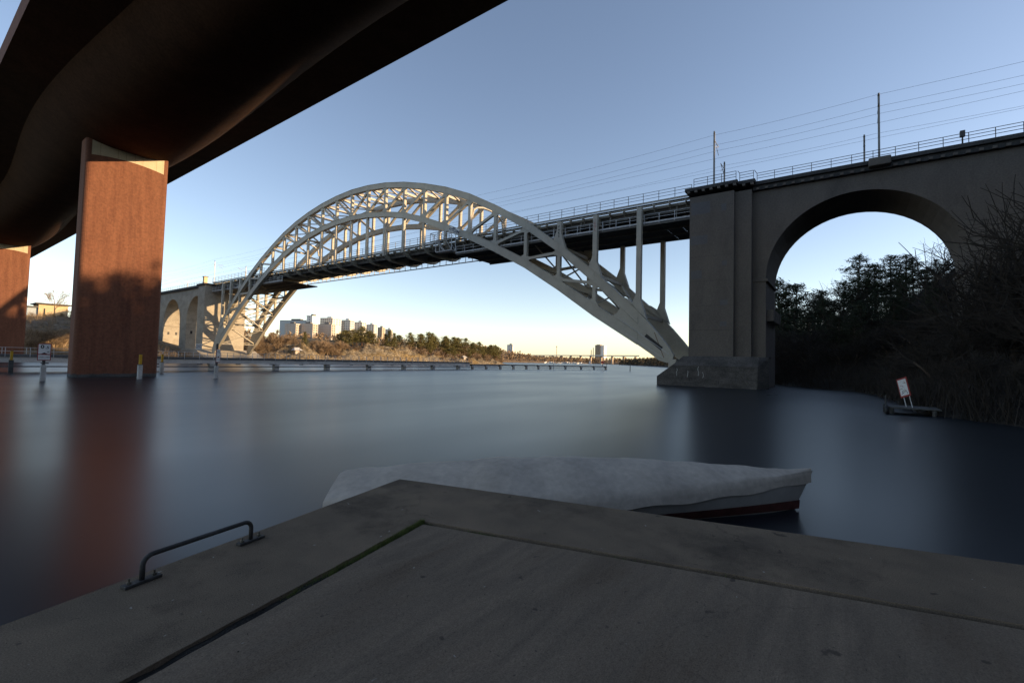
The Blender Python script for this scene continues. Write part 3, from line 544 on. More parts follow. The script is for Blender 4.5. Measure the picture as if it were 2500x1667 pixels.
    MB().box(63.8, 77.8, 172.6, 178.8, 25.46, 26.1).build('coping', 'concrete_coping', r)
    pb = MB().prism([(163.6, -2), (163.6, 0.9), (166.5, 2.1), (171.5, 3.9), (182, 4.2), (192, 2.6), (195, -2)], 61.9, 80.5).build('plinth', 'concrete_warm', r)
    for k, ch in enumerate('COSO'): lettering('tag_lettering', ch, 'spray_blue', r, (64.285, 177.6 - 1.15 * k, 4.9), (0, -1, 0), (0, 0, 1), 1.5, 0.06, 0.004)
    MB().box(64.29, 64.299, 173.2, 178.2, 4.1, 5.8).build('tag_ground', 'white_paint', r)
    bx = thing('signal_cabinet', 'small railway cabinet standing on the left end of the bridge', 'cabinet', (66, 178, 26.1))
    MB().box(65.5, 66.6, 177.4, 178.5, 26.1, 28.8).build('box', 'wall_yellow', bx); MB().box(65.3, 66.8, 177.2, 178.7, 28.8, 28.95).build('lid', 'roof_dark', bx)
viaducts()

# ------------------------------------------------------------------ railway masts, wires, signals
def masts():
    spots = [(66.0, 14.5, 26.6, 34.4, 'mast on the big concrete pier, near side'), (66.0, -3.1, 26.5, 34.0, 'mast on its plinth above the big arch'), (75.0, 15.0, 26.5, 33.6, 'mast on the big concrete pier, far side'),
             (75.0, -2.0, 26.5, 33.2, 'mast across the tracks above the big arch'), (66.0, 170.8, 26.2, 33.4, 'mast above the left foot of the arch, near side'), (75.0, 168.8, 26.2, 33.0, 'mast above the left foot of the arch, far side'), (66.0, 220.5, 26.2, 32.3, 'mast half hidden behind the red pier'), (75.0, 219, 26.2, 32.2, 'mast on the far side above the left arches')]
    for n, s, z0, z1, lab in spots:
        r = thing('catenary_mast', 'slim grey steel ' + lab, 'mast', (n, s, z0), 'railway masts along the old bridge')
        mb = MB().beam((n, s, z0), (n, s, z1), 0.20, 0.20); mb.build('post', 'galvanised' if s > 100 else 'rail_grey', r); MB().box(n - 0.25, n + 0.25, s - 0.25, s + 0.25, z0, z0 + 0.25).build('base_plate', 'rail_grey', r)
        for q, zz in enumerate((z1 - 0.1, z1 - 1.35)):
            MB().tube([(n - 0.05, s, zz), (n - 0.05, s, zz + 0.12), (n - .05, s, zz + 0.24), (n - .05, s, zz + 0.36)], [0.09, 0.13, 0.08, 0.1], 6).build('insulator', 'post_dark', r)
        sg = 1 if n < 70 else -1; br = MB().beam((n, s, z1 - 1.9), (n + sg * 2.6, s, z1 - 0.9), 0.06, 0.06).beam((n, s, z1 - 0.9), (n + sg * 2.6, s, z1 - 0.9), 0.06, 0.06).beam((n + sg * 1.4, s, z1 - 1.4), (n + sg * 2.6, s, z1 - 2.1), 0.05, 0.05); br.build('cantilever', 'rail_grey', r)
    W = [(66.0, 34.15, 'topmost of the wires strung between the mast tops'), (66.0, 32.75, 'second wire from the top, on the near masts'), (68.5, 33.0, 'carrying wire over the near track'), (68.5, 31.9, 'contact wire over the near track'), (73.0, 32.5, 'carrying wire over the far track'), (73.0, 31.9, 'contact wire over the far track')]
    for k, (n, z, lab) in enumerate(W):
        stops = [-90, -55, -3.1, 14.5, 66, 118, 170.8, 220.5, 270, 330]; pts = []
        for a, b in zip(stops, stops[1:]):
            for j in range(6): t = j / 6; sag = (0 if 'contact' in lab else 0.5) * 4 * t * (1 - t) * min(1, (b - a) / 50); pts.append((n, a + (b - a) * t, z - sag))
        pts.append((n, 330, z)); tag(MB().tube(pts, 0.013, 4).build('overhead_wire', 'black_paint', org=(n, 94, z)), 'thin ' + lab, 'wire', 'overhead railway wires')
    sb = thing('signal_box', 'small dark equipment box on a post at the viaduct railing, far right', 'signal', (65.6, -9.9, 26.42))
    MB().beam((65.6, -9.9, 26.42), (65.6, -9.9, 27.3), 0.12, 0.12).build('post', 'rail_dark', sb); bevel(MB().box(65.4, 65.8, -10.1, -9.7, 27.2, 27.85).build('box', 'rail_dark', sb), 0.04)
masts()

# ------------------------------------------------------------------ inspection gantry
def gantry():
    r = thing('inspection_gantry', 'pale lattice inspection cage with ladder hung beside the arch deck', 'gantry', (65, 62, 23.5)); n0, n1 = 63.9, 65.0
    fr = MB()
    def fbox(s0, s1, z0, z1):
        for n in (n0, n1):
            for z in (z0, z1): fr.beam((n, s0, z), (n, s1, z), 0.10, 0.10)
            for s in (s0, s1): fr.beam((n, s, z0), (n, s, z1), 0.10, 0.10)
        for s in (s0, s1):
            for z in (z0, z1): fr.beam((n0, s, z), (n1, s, z), 0.08, 0.08)
    fbox(61.0, 66.8, 25.9, 27.5); fbox(61.0, 65.2, 23.6, 25.9); fr.build('frame', 'galvanised', r)
    br = MB()
    for n in (n0, n1):
        for a, b in ((61, 62.9), (62.9, 64.8), (64.8, 66.8)): br.beam((n, a, 25.9), (n, b, 27.5), 0.06, 0.06).beam((n, b, 25.9), (n, b, 27.5), 0.06, 0.06)
        br.beam((n, 61, 23.6), (n, 62.6, 25.9), 0.06, 0.06)
    br.build('brace', 'galvanised', r)
    la = MB().beam((n0, 65.0, 25.8), (n0, 63.2, 23.7), 0.07, 0.07).beam((n0 + .5, 65.0, 25.8), (n0 + .5, 63.2, 23.7), 0.07, 0.07)
    la.build('ladder_rail', 'galvanised', r)
    for k in range(7): t = (k + .5) / 7; MB().beam((n0, 65.0 - 1.8 * t, 25.8 - 2.1 * t), (n0 + .5, 65.0 - 1.8 * t, 25.8 - 2.1 * t), 0.14, 0.05).build('ladder_rung', 'galvanised', r)
    MB().box(n0, n1, 61, 65.2, 23.5, 23.56).build('cage_floor', 'galvanised', r)
gantry()
# ------------------------------------------------------------------ quay in the foreground
def quay():
    C = Vector((4.01, 4.60)); dL = Vector((-0.975, -0.222)); dR = Vector((0.250, -0.968)); I = Vector((3.13, 3.28)); nL = Vector((0.222, -0.975)); nR = Vector((-0.968, -0.250))
    r = tag(MB().slab([tuple(p) for p in (C + nL * .06 + nR * .06, C + nL * .06 + dL * 16, C + dL * 16 + dR * 20, C + nR * .06 + dR * 20)], -2.5, 0.94).build('quay', 'quay_concrete', org=(3, 3, 0)), kind='structure')
    gL, gR = 0.065, 0.055; Lr, Rr = 15, 19
    border = [C, C + dL * Lr, I + dL * Lr, I, I + dR * Rr, C + dR * Rr]
    # uneven arrises along the joint and the outer edge
    er = random.Random(9)
    def edge(a, b, k, amp): return [a + (b - a) * j / k + Vector((er.uniform(-amp, amp), er.uniform(-amp, amp))) for j in range(k)]
    out = edge(C, C + dL * Lr, 60, 0.004) + [C + dL * Lr, I + dL * Lr] + edge(I + dL * Lr, I, 120, 0.005) + edge(I, I + dR * Rr, 120, 0.004) + [I + dR * Rr] + edge(C + dR * Rr, C, 60, 0.004)
    mb = MB().slab([tuple(p) for p in out], 0.95, 1.2); o = mb.build('edge_slab', 'quay_concrete', r); bevel(o, 0.012, 2)
    J = I + nL * gL + nR * gR; inn = [J] + edge(J, J + dL * Lr, 120, 0.004)[1:] + [J + dL * Lr, J + dL * Lr + dR * Rr, J + dR * Rr] + edge(J + dR * Rr, J, 120, 0.003)[1:]
    bevel(MB().slab([tuple(p) for p in inn], 0.95, 1.196).build('deck_slab', 'quay_brushed', r), 0.010, 2)
    rows = []
    for k in range(121):
        p = I + dL * (Lr * k / 120) + nL * -0.02; q = p + nL * (gL + 0.06); rows.append([(p.x, p.y, 1.175 + er.uniform(-.012, .01)), ((p.x + q.x) / 2, (p.y + q.y) / 2, 1.18 + er.uniform(-.012, .012)), (q.x, q.y, 1.175 + er.uniform(-.012, .01))])
    MB().grid(rows).build('joint_filling', 'soil', r); rows = []
    for k in range(161):
        p = I + dR * (Rr * k / 160) + nR * -0.02; q = p + nR * (gR + 0.06); rows.append([(q.x, q.y, 1.15 + er.uniform(-.01, .01)), ((p.x + q.x) / 2, (p.y + q.y) / 2, 1.155 + er.uniform(-.01, .01)), (p.x, p.y, 1.15 + er.uniform(-.01, .01))])
    MB().grid(rows).build('joint_filling', 'soil', r)
    g = MB()
    def blade(p, h):
        a = er.uniform(0, 6.28); d = Vector((math.cos(a), math.sin(a))); w = er.uniform(.0012, .0025); ln = er.uniform(-.3, .6) * h
        b = p + d * ln; s_ = Vector((-d.y, d.x)) * w; g.poly([(p.x - s_.x, p.y - s_.y, 1.172), (p.x + s_.x, p.y + s_.y, 1.172), (b.x, b.y, 1.172 + h)])
    for k in range(9000):
        t = er.random() ** 1.5 * 3.6; dens = min(1.0, max(0.0, 1.25 - t * 0.55 + fbm(t * 2.2, 4.0, 1.0, 3) * 1.1))
        if er.random() < dens: blade(I + dL * t + nL * (er.gauss(gL * 0.42, gL * 0.22)), er.uniform(.014, .045) * (1.25 - 0.15 * t))
    for c, k, sp in ((0.05, 160, .05), (0.62, 220, .09), (0.75, 60, .05), (1.9, 60, .12), (2.7, 40, .1)):
        for j in range(k): blade(I + dR * (c + er.gauss(0, sp)) + nR * er.gauss(gR * .5, gR * .3), er.uniform(.01, .032))
    tag(g.build('joint_grass', 'grass', org=(3, 3, 1.2)), 'green grass and moss growing in the joint of the quay', 'grass', kind='stuff')
    peb = MB()
    for k in range(70):
        p = I + nL * er.uniform(-1.2, 2.5) + nR * er.uniform(-1.2, 3) + dL * er.uniform(0, 1); s_ = er.uniform(.002, .006)
        if k % 3 == 0: p = I + dR * er.uniform(0.1, 3) + nR * gR * er.random()
        i = len(peb.v); peb.v += [(p.x + s_ * a, p.y + s_ * b, 1.198 + s_ * c) for a, b, c in ((1, 0, 0), (-.5, .8, 0), (-.5, -.8, 0), (0.1, 0, 1.0))]; peb.f += [(i, i + 1, i + 3), (i + 1, i + 2, i + 3), (i + 2, i, i + 3)]
    tag(peb.build('quay_grit', 'soil', org=(3, 3, 1.2)), 'dark specks of grit lying on the quay slabs', 'grit', kind='stuff')
    # mooring handle
    a, b = Vector((1.13, 3.80)), Vector((1.90, 3.965)); d = (b - a).normalized(); h = thing('mooring_handle', 'bent dark steel mooring bar bolted to the edge of the quay', 'mooring bar', (1.5, 3.88, 1.2))
    pts = [(a.x, a.y, 1.205), (a.x, a.y, 1.31)]
    for k in range(1, 6): t = math.pi / 2 * k / 6; p = a + d * (0.06 * (1 - math.cos(t))); pts.append((p.x, p.y, 1.31 + 0.06 * math.sin(t)))
    p = a + d * 0.06; pts.append((p.x, p.y, 1.37)); p = b - d * 0.06; pts.append((p.x, p.y, 1.37))
    for k in range(1, 6): t = math.pi / 2 * k / 6; p = b - d * (0.06 * (1 - math.sin(t))); pts.append((p.x, p.y, 1.31 + 0.06 * math.cos(t)))
    pts += [(b.x, b.y, 1.31), (b.x, b.y, 1.205)]; MB().tube(pts, 0.0165, 12).build('bar', 'dark_steel', h, True)
    q = Vector((-d.y, d.x))
    for c in (a, b):
        P = [c - d * .11 - q * .03, c + d * .11 - q * .03, c + d * .11 + q * .03, c - d * .11 + q * .03]
        bevel(MB().slab([tuple(x) for x in P], 1.201, 1.222).build('foot_plate', 'dark_steel', h), 0.004)
        for sg in (-.075, .075):
            m_ = c + d * sg; MB().tube([(m_.x, m_.y, 1.222), (m_.x, m_.y, 1.236)], 0.014, 6).build('nut', 'bolt', h); MB().tube([(m_.x, m_.y, 1.236), (m_.x, m_.y, 1.258)], 0.007, 8).build('bolt', 'bolt', h)
quay()

# ------------------------------------------------------------------ moored boat beyond the quay
def boat():
    st, bw = Vector((4.85, 7.1)), Vector((10.95, 0.55)); d = (bw - st); Lb = d.length; d.normalize(); q = Vector((-d.y, d.x))
    r = thing('moored_boat', 'white pointed motorboat under a pale cover lying just beyond the quay edge', 'boat', (8, 3.7, 0)); K = 24
    def P(u, v, z): p = st + d * (u * Lb) + q * v; return (p.x, p.y, z)
    hb = lambda u: 1.18 * (1 - max(0, (u - 0.30) / 0.70) ** 1.75) * (0.86 + 0.14 * min(1, u / 0.3)) + 0.004
    gz = lambda u: 0.52 + 0.20 * u ** 2.2
    hull = []
    for k in range(K + 1):
        u = k / K; w = hb(u); g = gz(u); rake = 0.0
        sec = [(-w, g), (-w * 0.97, g - 0.12), (-w * 0.86, 0.18), (-w * 0.7, 0.02), (-w * 0.4, -0.2), (0, -0.3), (w * 0.4, -0.2), (w * 0.7, 0.02), (w * 0.86, 0.18), (w * 0.97, g - 0.12), (w, g)]
        hull.append([P(u - (0.10 * (g - z) if u > .9 else 0) * (u - .9) * 6, v, z) for v, z in sec])
    o = MB().grid(hull).poly([p for p in hull[0]]).build('hull', 'boat_white', r, True)
    for sg in (-1, 1): MB().grid([[P(k / K, sg * (hb(k / K) * 0.885 + 0.012), 0.20), P(k / K, sg * (hb(k / K) * 0.72 + 0.012), 0.03)] for k in range(K)]).build('boot_stripe', 'boat_red', r, True)
    cov = []; T = (-1.03, -1.015, -1, -.85, -.68, -.5, -.3, -.12, 0, .12, .3, .5, .68, .85, 1, 1.015, 1.03)
    for k in range(K * 2 + 1):
        u = k / (K * 2); w = hb(u) + 0.012; g = gz(u); ridge = 0.40 * math.sin(math.pi * min(1, 0.16 + u * 0.86)) ** 1.2 + 0.015; fold = 0.020 * math.sin(u * 46 + 2.0 * fbm(u * 5, 1, 1)) + 0.02 * fbm(u * 14, 7, 1)
        row = []
        for t in T:
            a = abs(t)
            if a <= 1: z = g + 0.02 + ridge * (1 - a ** 1.7) + (fold * (a * (1.25 - a)) * 2.4) + 0.012 * fbm(u * 20, t * 6, 1)
            else: z = g + 0.02 - (a - 1) * (7.5 + 0.7 * math.sin(u * 40 + (3 if t > 0 else 0)))
            row.append(P(u * 0.995, w * t, z))
        cov.append(row[::-1])
    MB().grid(cov).build('cover', 'boat_cover', r, True)
boat()

# ------------------------------------------------------------------ long guide jetty
def jetty():
    r = thing('guide_jetty', 'long low jetty with railing running across the channel under both bridges', 'jetty', (50, 84, 0))
    S = lambda n: 79.7 + 0.095 * n if n < 104 else (89.58 - 0.017 * (n - 104) if n < 150 else 88.8 - 0.314 * (n - 150))
    def strip(n0, n1, z0, z1, o0, o1, name, m):
        P = [n0] + [x for x in (104, 150) if n0 < x < n1] + [n1]
        for a, b in zip(P, P[1:]): MB().slab([(a, S(a) + o0), (b, S(b) + o0), (b, S(b) + o1), (a, S(a) + o1)], z0, z1).build(name, m, r)
    n = -62
    while n < 103: strip(n + 0.01, min(104, n + 11.0) - 0.01, 1.08, 1.74, 0.0, 0.35, 'side_beam', 'jetty_concrete'); n += 11.0
    strip(-62, 104, 1.741, 2.06, -0.12, 2.2, 'walkway', 'timber_jetty'); strip(-62, 104, 0.52, 0.66, -0.2, 0.05, 'fender_timber', 'timber_jetty')
    strip(-62, 104, 1.08, 1.74, 1.9, 2.2, 'side_beam', 'jetty_concrete'); strip(104.1, 178, 1.12, 1.50, 0, 1.4, 'walkway', 'timber_jetty'); strip(104.1, 178, 0.42, 0.56, -0.15, 0.05, 'fender_timber', 'timber_jetty'); strip(104.1, 178, 0.85, 0.95, 0, 0.1, 'fender_timber', 'timber_jetty')
    pm = MB().box(-0.42, 0.42, 0.05, 0.9, -2, 0.95).box(-0.55, 0.55, -0.08, 1.0, 0.951, 1.079).mesh('pile', 'jetty_concrete'); pm2 = MB().box(-0.32, 0.32, 0.02, 0.6, -2, 0.9).box(-0.5, 0.5, 0.0, 0.8, 0.9, 1.119).mesh('pile', 'jetty_concrete')
    for n in (-56, -45, -34, -23, -12, -1, 32.5, 43.4, 54.3, 65.2, 76.2, 87.0, 98.0): link('pile', pm, r, (n, S(n), 0))
    for n in (104.6, 111, 118, 125, 132.5, 140, 148, 156, 164, 171, 177.5): link('pile', pm2, r, (n, S(n), 0))
    bm = MB().box(-0.35, 0.35, -0.18, 0.0, 0.93, 1.075).mesh('fender_block', 'timber_jetty')
    for k in range(28): n = -58 + 5.9 * k; link('fender_block', bm, r, (n, S(n), 0)) if n < 104 else None
    pts = [(-62, S(-62) - 0.16, 1.7), (103.8, S(103.8) - 0.16, 1.7)]; railing(r, pts, (0.72, 1.17), 2.12, 'galvanised', 0.06, 0.045, 1.2); railing(r, [(p[0], p[1] + 2.4, p[2]) for p in pts], (0.72, 1.17), 2.12, 'galvanised', 0.06, 0.045, 1.2)
    for n in (149.5, 170.5, 177.6): MB().box(n - .06, n + .06, S(n) - .1, S(n) + .02, -1, 2.4).build('mooring_post', 'post_white', r)
    l = thing('lamp_post', 'thin grey lamp post standing on the jetty in front of the rocks', 'lamp post', (47.7, S(47.7) - .2, 1.7)); y = S(47.7) - .2
    MB().tube([(47.7, y, 1.7), (47.7, y, 5.4)], [0.06, 0.04], 8).build('post', 'rail_grey', l); MB().beam((47.7, y, 5.4), (47.2, y, 5.46), 0.12, 0.07).build('lamp_head', 'rail_grey', l)
    w = thing('notice_board', 'small white notice board on the jetty end', 'sign', (168, S(168) - .2, 1.5)); y = S(168) - .2
    for q in (-.5, .5): MB().box(168 + q - .04, 168 + q + .04, y - .04, y + .04, 1.1, 3.3).build('post', 'galvanised', w)
    MB().box(167.2, 168.8, y - .08, y - .041, 2.4, 3.3).build('board', 'white_paint', w)
    bcn = thing('beacon', 'small red light beacon on the jetty end', 'beacon', (176, S(176) + .5, 1.5)); MB().tube([(176, S(176) + .5, 1.5), (176, S(176) + .5, 3.6)], 0.1, 8).build('post', 'sign_red', bcn); MB().box(175.5, 176.5, S(176), S(176) + 1, 2.6, 3.5).build('lamp_box', 'red_light', bcn)
    k = thing('water_stake', 'dark stake standing in the open water right of the jetty end', 'stake', (167.5, 66, 0)); MB().tube([(167.5, 66, -1.5), (167.5, 66, 3.0)], 0.14, 6).build('pole', 'post_dark', k)
jetty()
def markers():
    for n, s, lab, dark in ((15.95, 57.5, 'square white post with yellow top in front of the red pier', 0), (22.25, 72.0, 'square white post with yellow top just right of the red pier', 0), (9.2, 74.8, 'stained dark post with yellow top at the left edge of the picture', 1)):
        r = thing('marker_post', lab, 'marker post', (n, s, 0), 'yellow topped guard posts around the red pier')
        bevel(MB().box(n - .18, n + .18, s - .18, s + .18, -1.5, 1.40).build('pile', 'post_dark' if dark else 'post_white', r), 0.02); MB().box(n - .20, n + .20, s - .20, s + .20, 1.401, 1.46).build('cap', 'post_dark', r)
        MB().box(n - .105, n + .105, s - .105, s + .105, 1.461, 2.44).build('yellow_top', 'yellow', r); MB().box(n - .115, n + .115, s - .115, s + .115, 2.441, 2.48).build('lid', 'post_dark', r)
    def sign(n, s, N, top, dig, lab):
        r = thing('depth_sign', lab, 'sign', (n, s, 0), 'height signs on posts by the red pier'); N = Vector((*N, 0)).normalized(); X = Vector((0, 0, 1)).cross(N); Z = Vector((0, 0, 1))
        bevel(MB().box(n - .17, n + .17, s - .17, s + .17, -1.5, 1.39).build('pile', 'post_white', r), 0.02); MB().box(n - .09, n + .09, s - .09, s + .09, 1.391, top).build('post', 'post_dark', r); c = Vector((n, s, 0)) + N * 0.13
        def plate(name, m, x0, x1, z0, z1, off, t=0.02):
            a = c + N * off; mb = MB(); mb.v = [tuple(a + X * x + Z * z + N * y) for y in (0, t) for x, z in ((x0, z0), (x1, z0), (x1, z1), (x0, z1))]; mb.f = [(3, 2, 1, 0), (4, 5, 6, 7), (0, 1, 5, 4), (1, 2, 6, 5), (2, 3, 7, 6), (3, 0, 4, 7)]; return mb.build(name, m, r)
        plate('board', 'sign_red', -.42, .42, 1.77, 3.22, 0); plate('upper_panel', 'white_paint', -.365, .365, 2.33, 3.16, .021, .006); plate('lower_panel', 'white_paint', -.365, .365, 1.83, 2.25, .021, .006)
        f = c + N * 0.031; mb = MB(); mb.poly([tuple(f + X * x + Z * z) for x, z in ((-.2, 2.335), (.2, 2.335), (0, 2.46))]).build('arrow', 'black_paint', r)
        lettering('lettering', '0', 'black_paint', r, f + X * -.13 + Z * 2.93, X, Z, 0.42, 0.012, 0.002, 1.05); lettering('lettering', '.' + dig, 'black_paint', r, f + X * .17 + Z * 2.88, X, Z, 0.30, 0.008, 0.002, 1.05)
        lettering('lettering', 'm', 'black_paint', r, f + X * .24 + Z * 2.52, X, Z, 0.17, 0.006, 0.002); lettering('lettering', '17.0 x 34.0', 'spray_blue', r, f + Z * 2.04, X, Z, 0.15, 0.002, 0.002)
    sign(8.8, 56.0, (-0.15, -0.99), 3.25, '5', 'red framed white sign reading 0.5 m on a post left of the red pier'); sign(22.3, 56.0, (0.648, -0.763), 3.8, '3', 'narrow red framed sign reading 0.3 m right of the red pier')
    # leaning board on a small landing by the right bank
    r = thing('leaning_sign', 'tilted red framed board smeared with paint on the dark right bank', 'sign', (38.7, -3, 0.45)); X = Vector((-.53, -.38, .2)).normalized(); Y = Vector((.25, .18, 1)).normalized(); Nn = X.cross(Y); c = Vector((38.68, -2.93, 1.66))
    def pl(name, m, w, h, off): 
        MB().poly([tuple(c + X * x * w / 2 + Y * y * h / 2 + Nn * off) for x, y in ((-1, -1), (1, -1), (1, 1), (-1, 1))]).poly([tuple(c + X * x * w / 2 + Y * y * h / 2 + Nn * (off - .02)) for x, y in ((-1, 1), (1, 1), (1, -1), (-1, -1))]).build(name, m, r)
    pl('board', 'sign_red', 0.80, 1.22, 0.0); pl('panel', 'white_paint', 0.64, 1.02, 0.012)
    for x in (-.22, .22): MB().tube([tuple(c + X * x + Y * -.5 - Nn * .05), tuple(c + X * x + Y * -1.35 - Nn * .05)], 0.025, 6).build('leg', 'galvanised', r)
    sr = random.Random(4)
    for k in range(9):
        x, y = sr.uniform(-.22, .22), sr.uniform(-.4, .4); a = sr.uniform(0, 3.1); L_ = sr.uniform(.12, .3); p0 = c + X * x + Y * y + Nn * .016; dv = X * math.cos(a) + Y * math.sin(a)
        pts = [p0 + dv * L_ * (t - .5) + (X * math.sin(a) - Y * math.cos(a)) * .05 * math.sin(t * 5) for t in (0, .25, .5, .75, 1)]; MB().tube([tuple(p) for p in pts], 0.012, 4).build('paint_smear', ('spray_blue', 'grass', 'sign_red')[k % 3], r)
    f = thing('small_landing', 'low dark timber landing with old tyres under the leaning sign', 'landing', (38.8, -3.2, 0))
    for k in range(6): bevel(MB().box(37.6 + .42 * k, 37.98 + .42 * k, -4.6, -2.1, 0.36, 0.44).build('plank', 'post_dark', f), 0.01, 1)
    for a, b in ((37.8, -2.3), (39.8, -2.3), (37.8, -4.3), (39.8, -4.3)): MB().tube([(a, b, -1), (a, b, 0.36)], 0.12, 8).build('pile', 'post_dark', f)
    MB().tube([(37.9, -2.0, -.3), (37.9, -2.0, 1.15)], 0.04, 6).build('mooring_post', 'post_dark', f)
    for a, z in ((37.7, .2), (38.5, .12), (39.3, .2)):
        MB().tube([(a + .27 * math.cos(t * .5236), -2.02 - .02 * (t % 2), z + .27 * math.sin(t * .5236)) for t in range(13)], 0.085, 8).build('tyre', 'black_paint', f, True)
markers()

# ------------------------------------------------------------------ trees
def tube3(mb, pts, r0, r1, n=3):
    m = len(pts); mb.tube(pts, [r0 + (r1 - r0) * k / (m - 1) for k in range(m)], n)
def bare_tree(seed, h, levels, kids, twig, spread=0.8, trunk_frac=0.35, lean=0.0, gnarl=0.16, droop=0.0, r0=None, stems=1):
    R = random.Random(seed); tr, cr = MB(), MB()
    def grow(p, d, L, r, lev):
        n = 4 if lev < 2 else 3; pts = [p]; dd = d.copy()
        for k in range(n):
            dd = (dd + Vector((R.gauss(0, gnarl), R.gauss(0, gnarl), R.gauss(0.03 - droop * lev * 0.04, gnarl * 0.7)))).normalized(); pts.append(pts[-1] + dd * L / n)
        tube3(tr if lev == 0 else cr, pts, r, max(twig * 0.7, r * 0.55), 7 if lev == 0 else (5 if lev == 1 else 3))
        if lev >= levels: return
        for k in range(kids[lev]):
            t = R.uniform(trunk_frac if lev == 0 else 0.25, 1.0) if k else 1.0; i = min(n - 1, int(t * n)); q = pts[i].lerp(pts[i + 1], t * n - i if t < 1 else 1.0); ax = (pts[i + 1] - pts[i]).normalized()
            a = R.uniform(0, 6.283); s = ax.orthogonal().normalized(); s = (s * math.cos(a) + ax.cross(s) * math.sin(a)); sp = spread * R.uniform(0.55, 1.15) * (0.5 if k == 0 else 1)
            nd = (ax * math.cos(sp) + s * math.sin(sp) + Vector((0, 0, 0.12))).normalized(); grow(q, nd, L * R.uniform(0.5, 0.8) * (1.0 - 0.25 * (t if lev == 0 else 0)), max(twig, r * (0.62 if k == 0 else 0.45)), lev + 1)
    for k in range(stems):
        a = R.uniform(0, 6.28); o = Vector((math.cos(a), math.sin(a), 0)) * (0.0 if stems == 1 else R.uniform(.1, .5)); d = Vector((lean + (0 if stems == 1 else math.cos(a) * R.uniform(.15, .6)), 0 if stems == 1 else math.sin(a) * R.uniform(.15, .6), 1)).normalized()
        grow(o - Vector((0, 0, .3)), d, h * 0.48 * (1 if stems == 1 else R.uniform(.7, 1)), r0 or h * 0.018, 0)
    return tr, cr
def pine(seed, h, r, clump, nb, spruce=False, bare_frac=0.3):
    R = random.Random(seed); tr, cr = MB(), MB(); bend = R.uniform(-.03, .03)
    pts = [Vector((bend * z * z / h, 0, z)) for z in [-.4, h * .25, h * .5, h * .75, h * 0.98]]; tube3(tr, pts, h * 0.02, h * 0.003, 6)
    def tuft(p, s, k):
        for j in range(k):
            o = Vector((R.gauss(0, 1), R.gauss(0, 1), R.gauss(0, .55))) * s * 0.5; c = p + o; a = Vector((R.gauss(0, 1), R.gauss(0, 1), R.gauss(0, .7))).normalized() * s * R.uniform(.35, .7); b = Vector((R.gauss(0, 1), R.gauss(0, 1), R.gauss(0, .6))).normalized() * s * R.uniform(.12, .3)
            cr.poly([c - a, c + b, c + a])
    for k in range(nb):
        t = bare_frac + (1 - bare_frac) * (k + R.random()) / nb; z = h * t
        if spruce: L = r * (1.05 - t) / (1.05 - bare_frac) * R.uniform(.8, 1.1)
        else: L = r * math.sin(math.pi * min(1, (t - bare_frac) / (1 - bare_frac) * 0.80 + 0.2)) ** 0.7 * R.uniform(.5, 1.15)
        a = k * 2.4 + R.uniform(-.5, .5); d = Vector((math.cos(a), math.sin(a), R.uniform(-.25, .12) if spruce else R.uniform(0.0, .55))); p0 = Vector((bend * z * z / h, 0, z)); p1 = p0 + d * L
        tube3(tr, [p0, p0.lerp(p1, .5) + Vector((0, 0, .1)), p1], h * 0.005, h * 0.0015, 3)
        m = max(2, int(L / (clump * 0.9)))
        for j in range(m + 1):
            f = 0.35 + 0.65 * j / m; tuft(p0.lerp(p1, f) + Vector((0, 0, R.uniform(-.1, .25) * clump)), clump * (1.15 - .3 * f), 12)
    tuft(Vector((bend * h, 0, h * .98)), clump * .8, 10); return tr, cr
VAR = {}
def variants(key, n, fn, mt, mc):
    VAR[key] = []
    for i in range(n):
        tr, cr = fn(i); VAR[key].append((tr.mesh('trunk', mt, True), cr.mesh('crown', mc)))
variants('pine', 5, lambda i: pine(20 + i, 10, 3.0 + .35 * (i % 3), 0.85, 50, False, 0.20 + .05 * (i % 3)), 'bark_pine', 'needles')
variants('spruce', 3, lambda i: pine(40 + i, 10, 2.5, 0.7, 60, True, 0.04), 'bark', 'needles')
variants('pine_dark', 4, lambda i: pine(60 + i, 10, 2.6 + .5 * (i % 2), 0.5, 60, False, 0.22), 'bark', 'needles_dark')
variants('bare', 4, lambda i: bare_tree(80 + i, 10, 4, (6, 5, 5, 4), 0.022, 0.75, 0.3), 'bark', 'twig_brown')
variants('bush', 5, lambda i: bare_tree(100 + i, 10, 3, (7, 6, 6), 0.028, 0.7, 0.2, stems=5), 'twig_brown', 'twig_brown')
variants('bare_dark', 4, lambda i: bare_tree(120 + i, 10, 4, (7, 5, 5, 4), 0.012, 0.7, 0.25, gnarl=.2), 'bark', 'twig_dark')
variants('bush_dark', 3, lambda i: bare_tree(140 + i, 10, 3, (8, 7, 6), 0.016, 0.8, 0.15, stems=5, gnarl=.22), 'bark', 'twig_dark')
variants('larch', 2, lambda i: bare_tree(160 + i, 10, 3, (60, 8, 4), 0.008, 1.25, 0.12, gnarl=0.07, r0=0.16), 'bark', 'twig_dark')
TC = [0]
def tree(key, name, n, s, ztop, label, group, hfun, wide=1.0, cat='tree', up=1.0):
    z = hfun(n, s) - 0.15; i = TC[0]; TC[0] += 1; tm, cm = VAR[key][i % len(VAR[key])]; H = {'pine': 10, 'spruce': 10, 'pine_dark': 10}.get(key, 10.2); k = max(0.12, (ztop - z) / H)
    r = thing(name, label, cat, (n, s, z), group); r.rotation_euler = (0, 0, rnd.uniform(0, 6.28)); wide *= rnd.uniform(.82, 1.25); r.scale = (k * wide, k * wide, k * up)
    for nm, me in (('trunk', tm), ('crown', cm)):
        o = bpy.data.objects.new(nm, me); COL.objects.link(o); o.parent = r
    return r
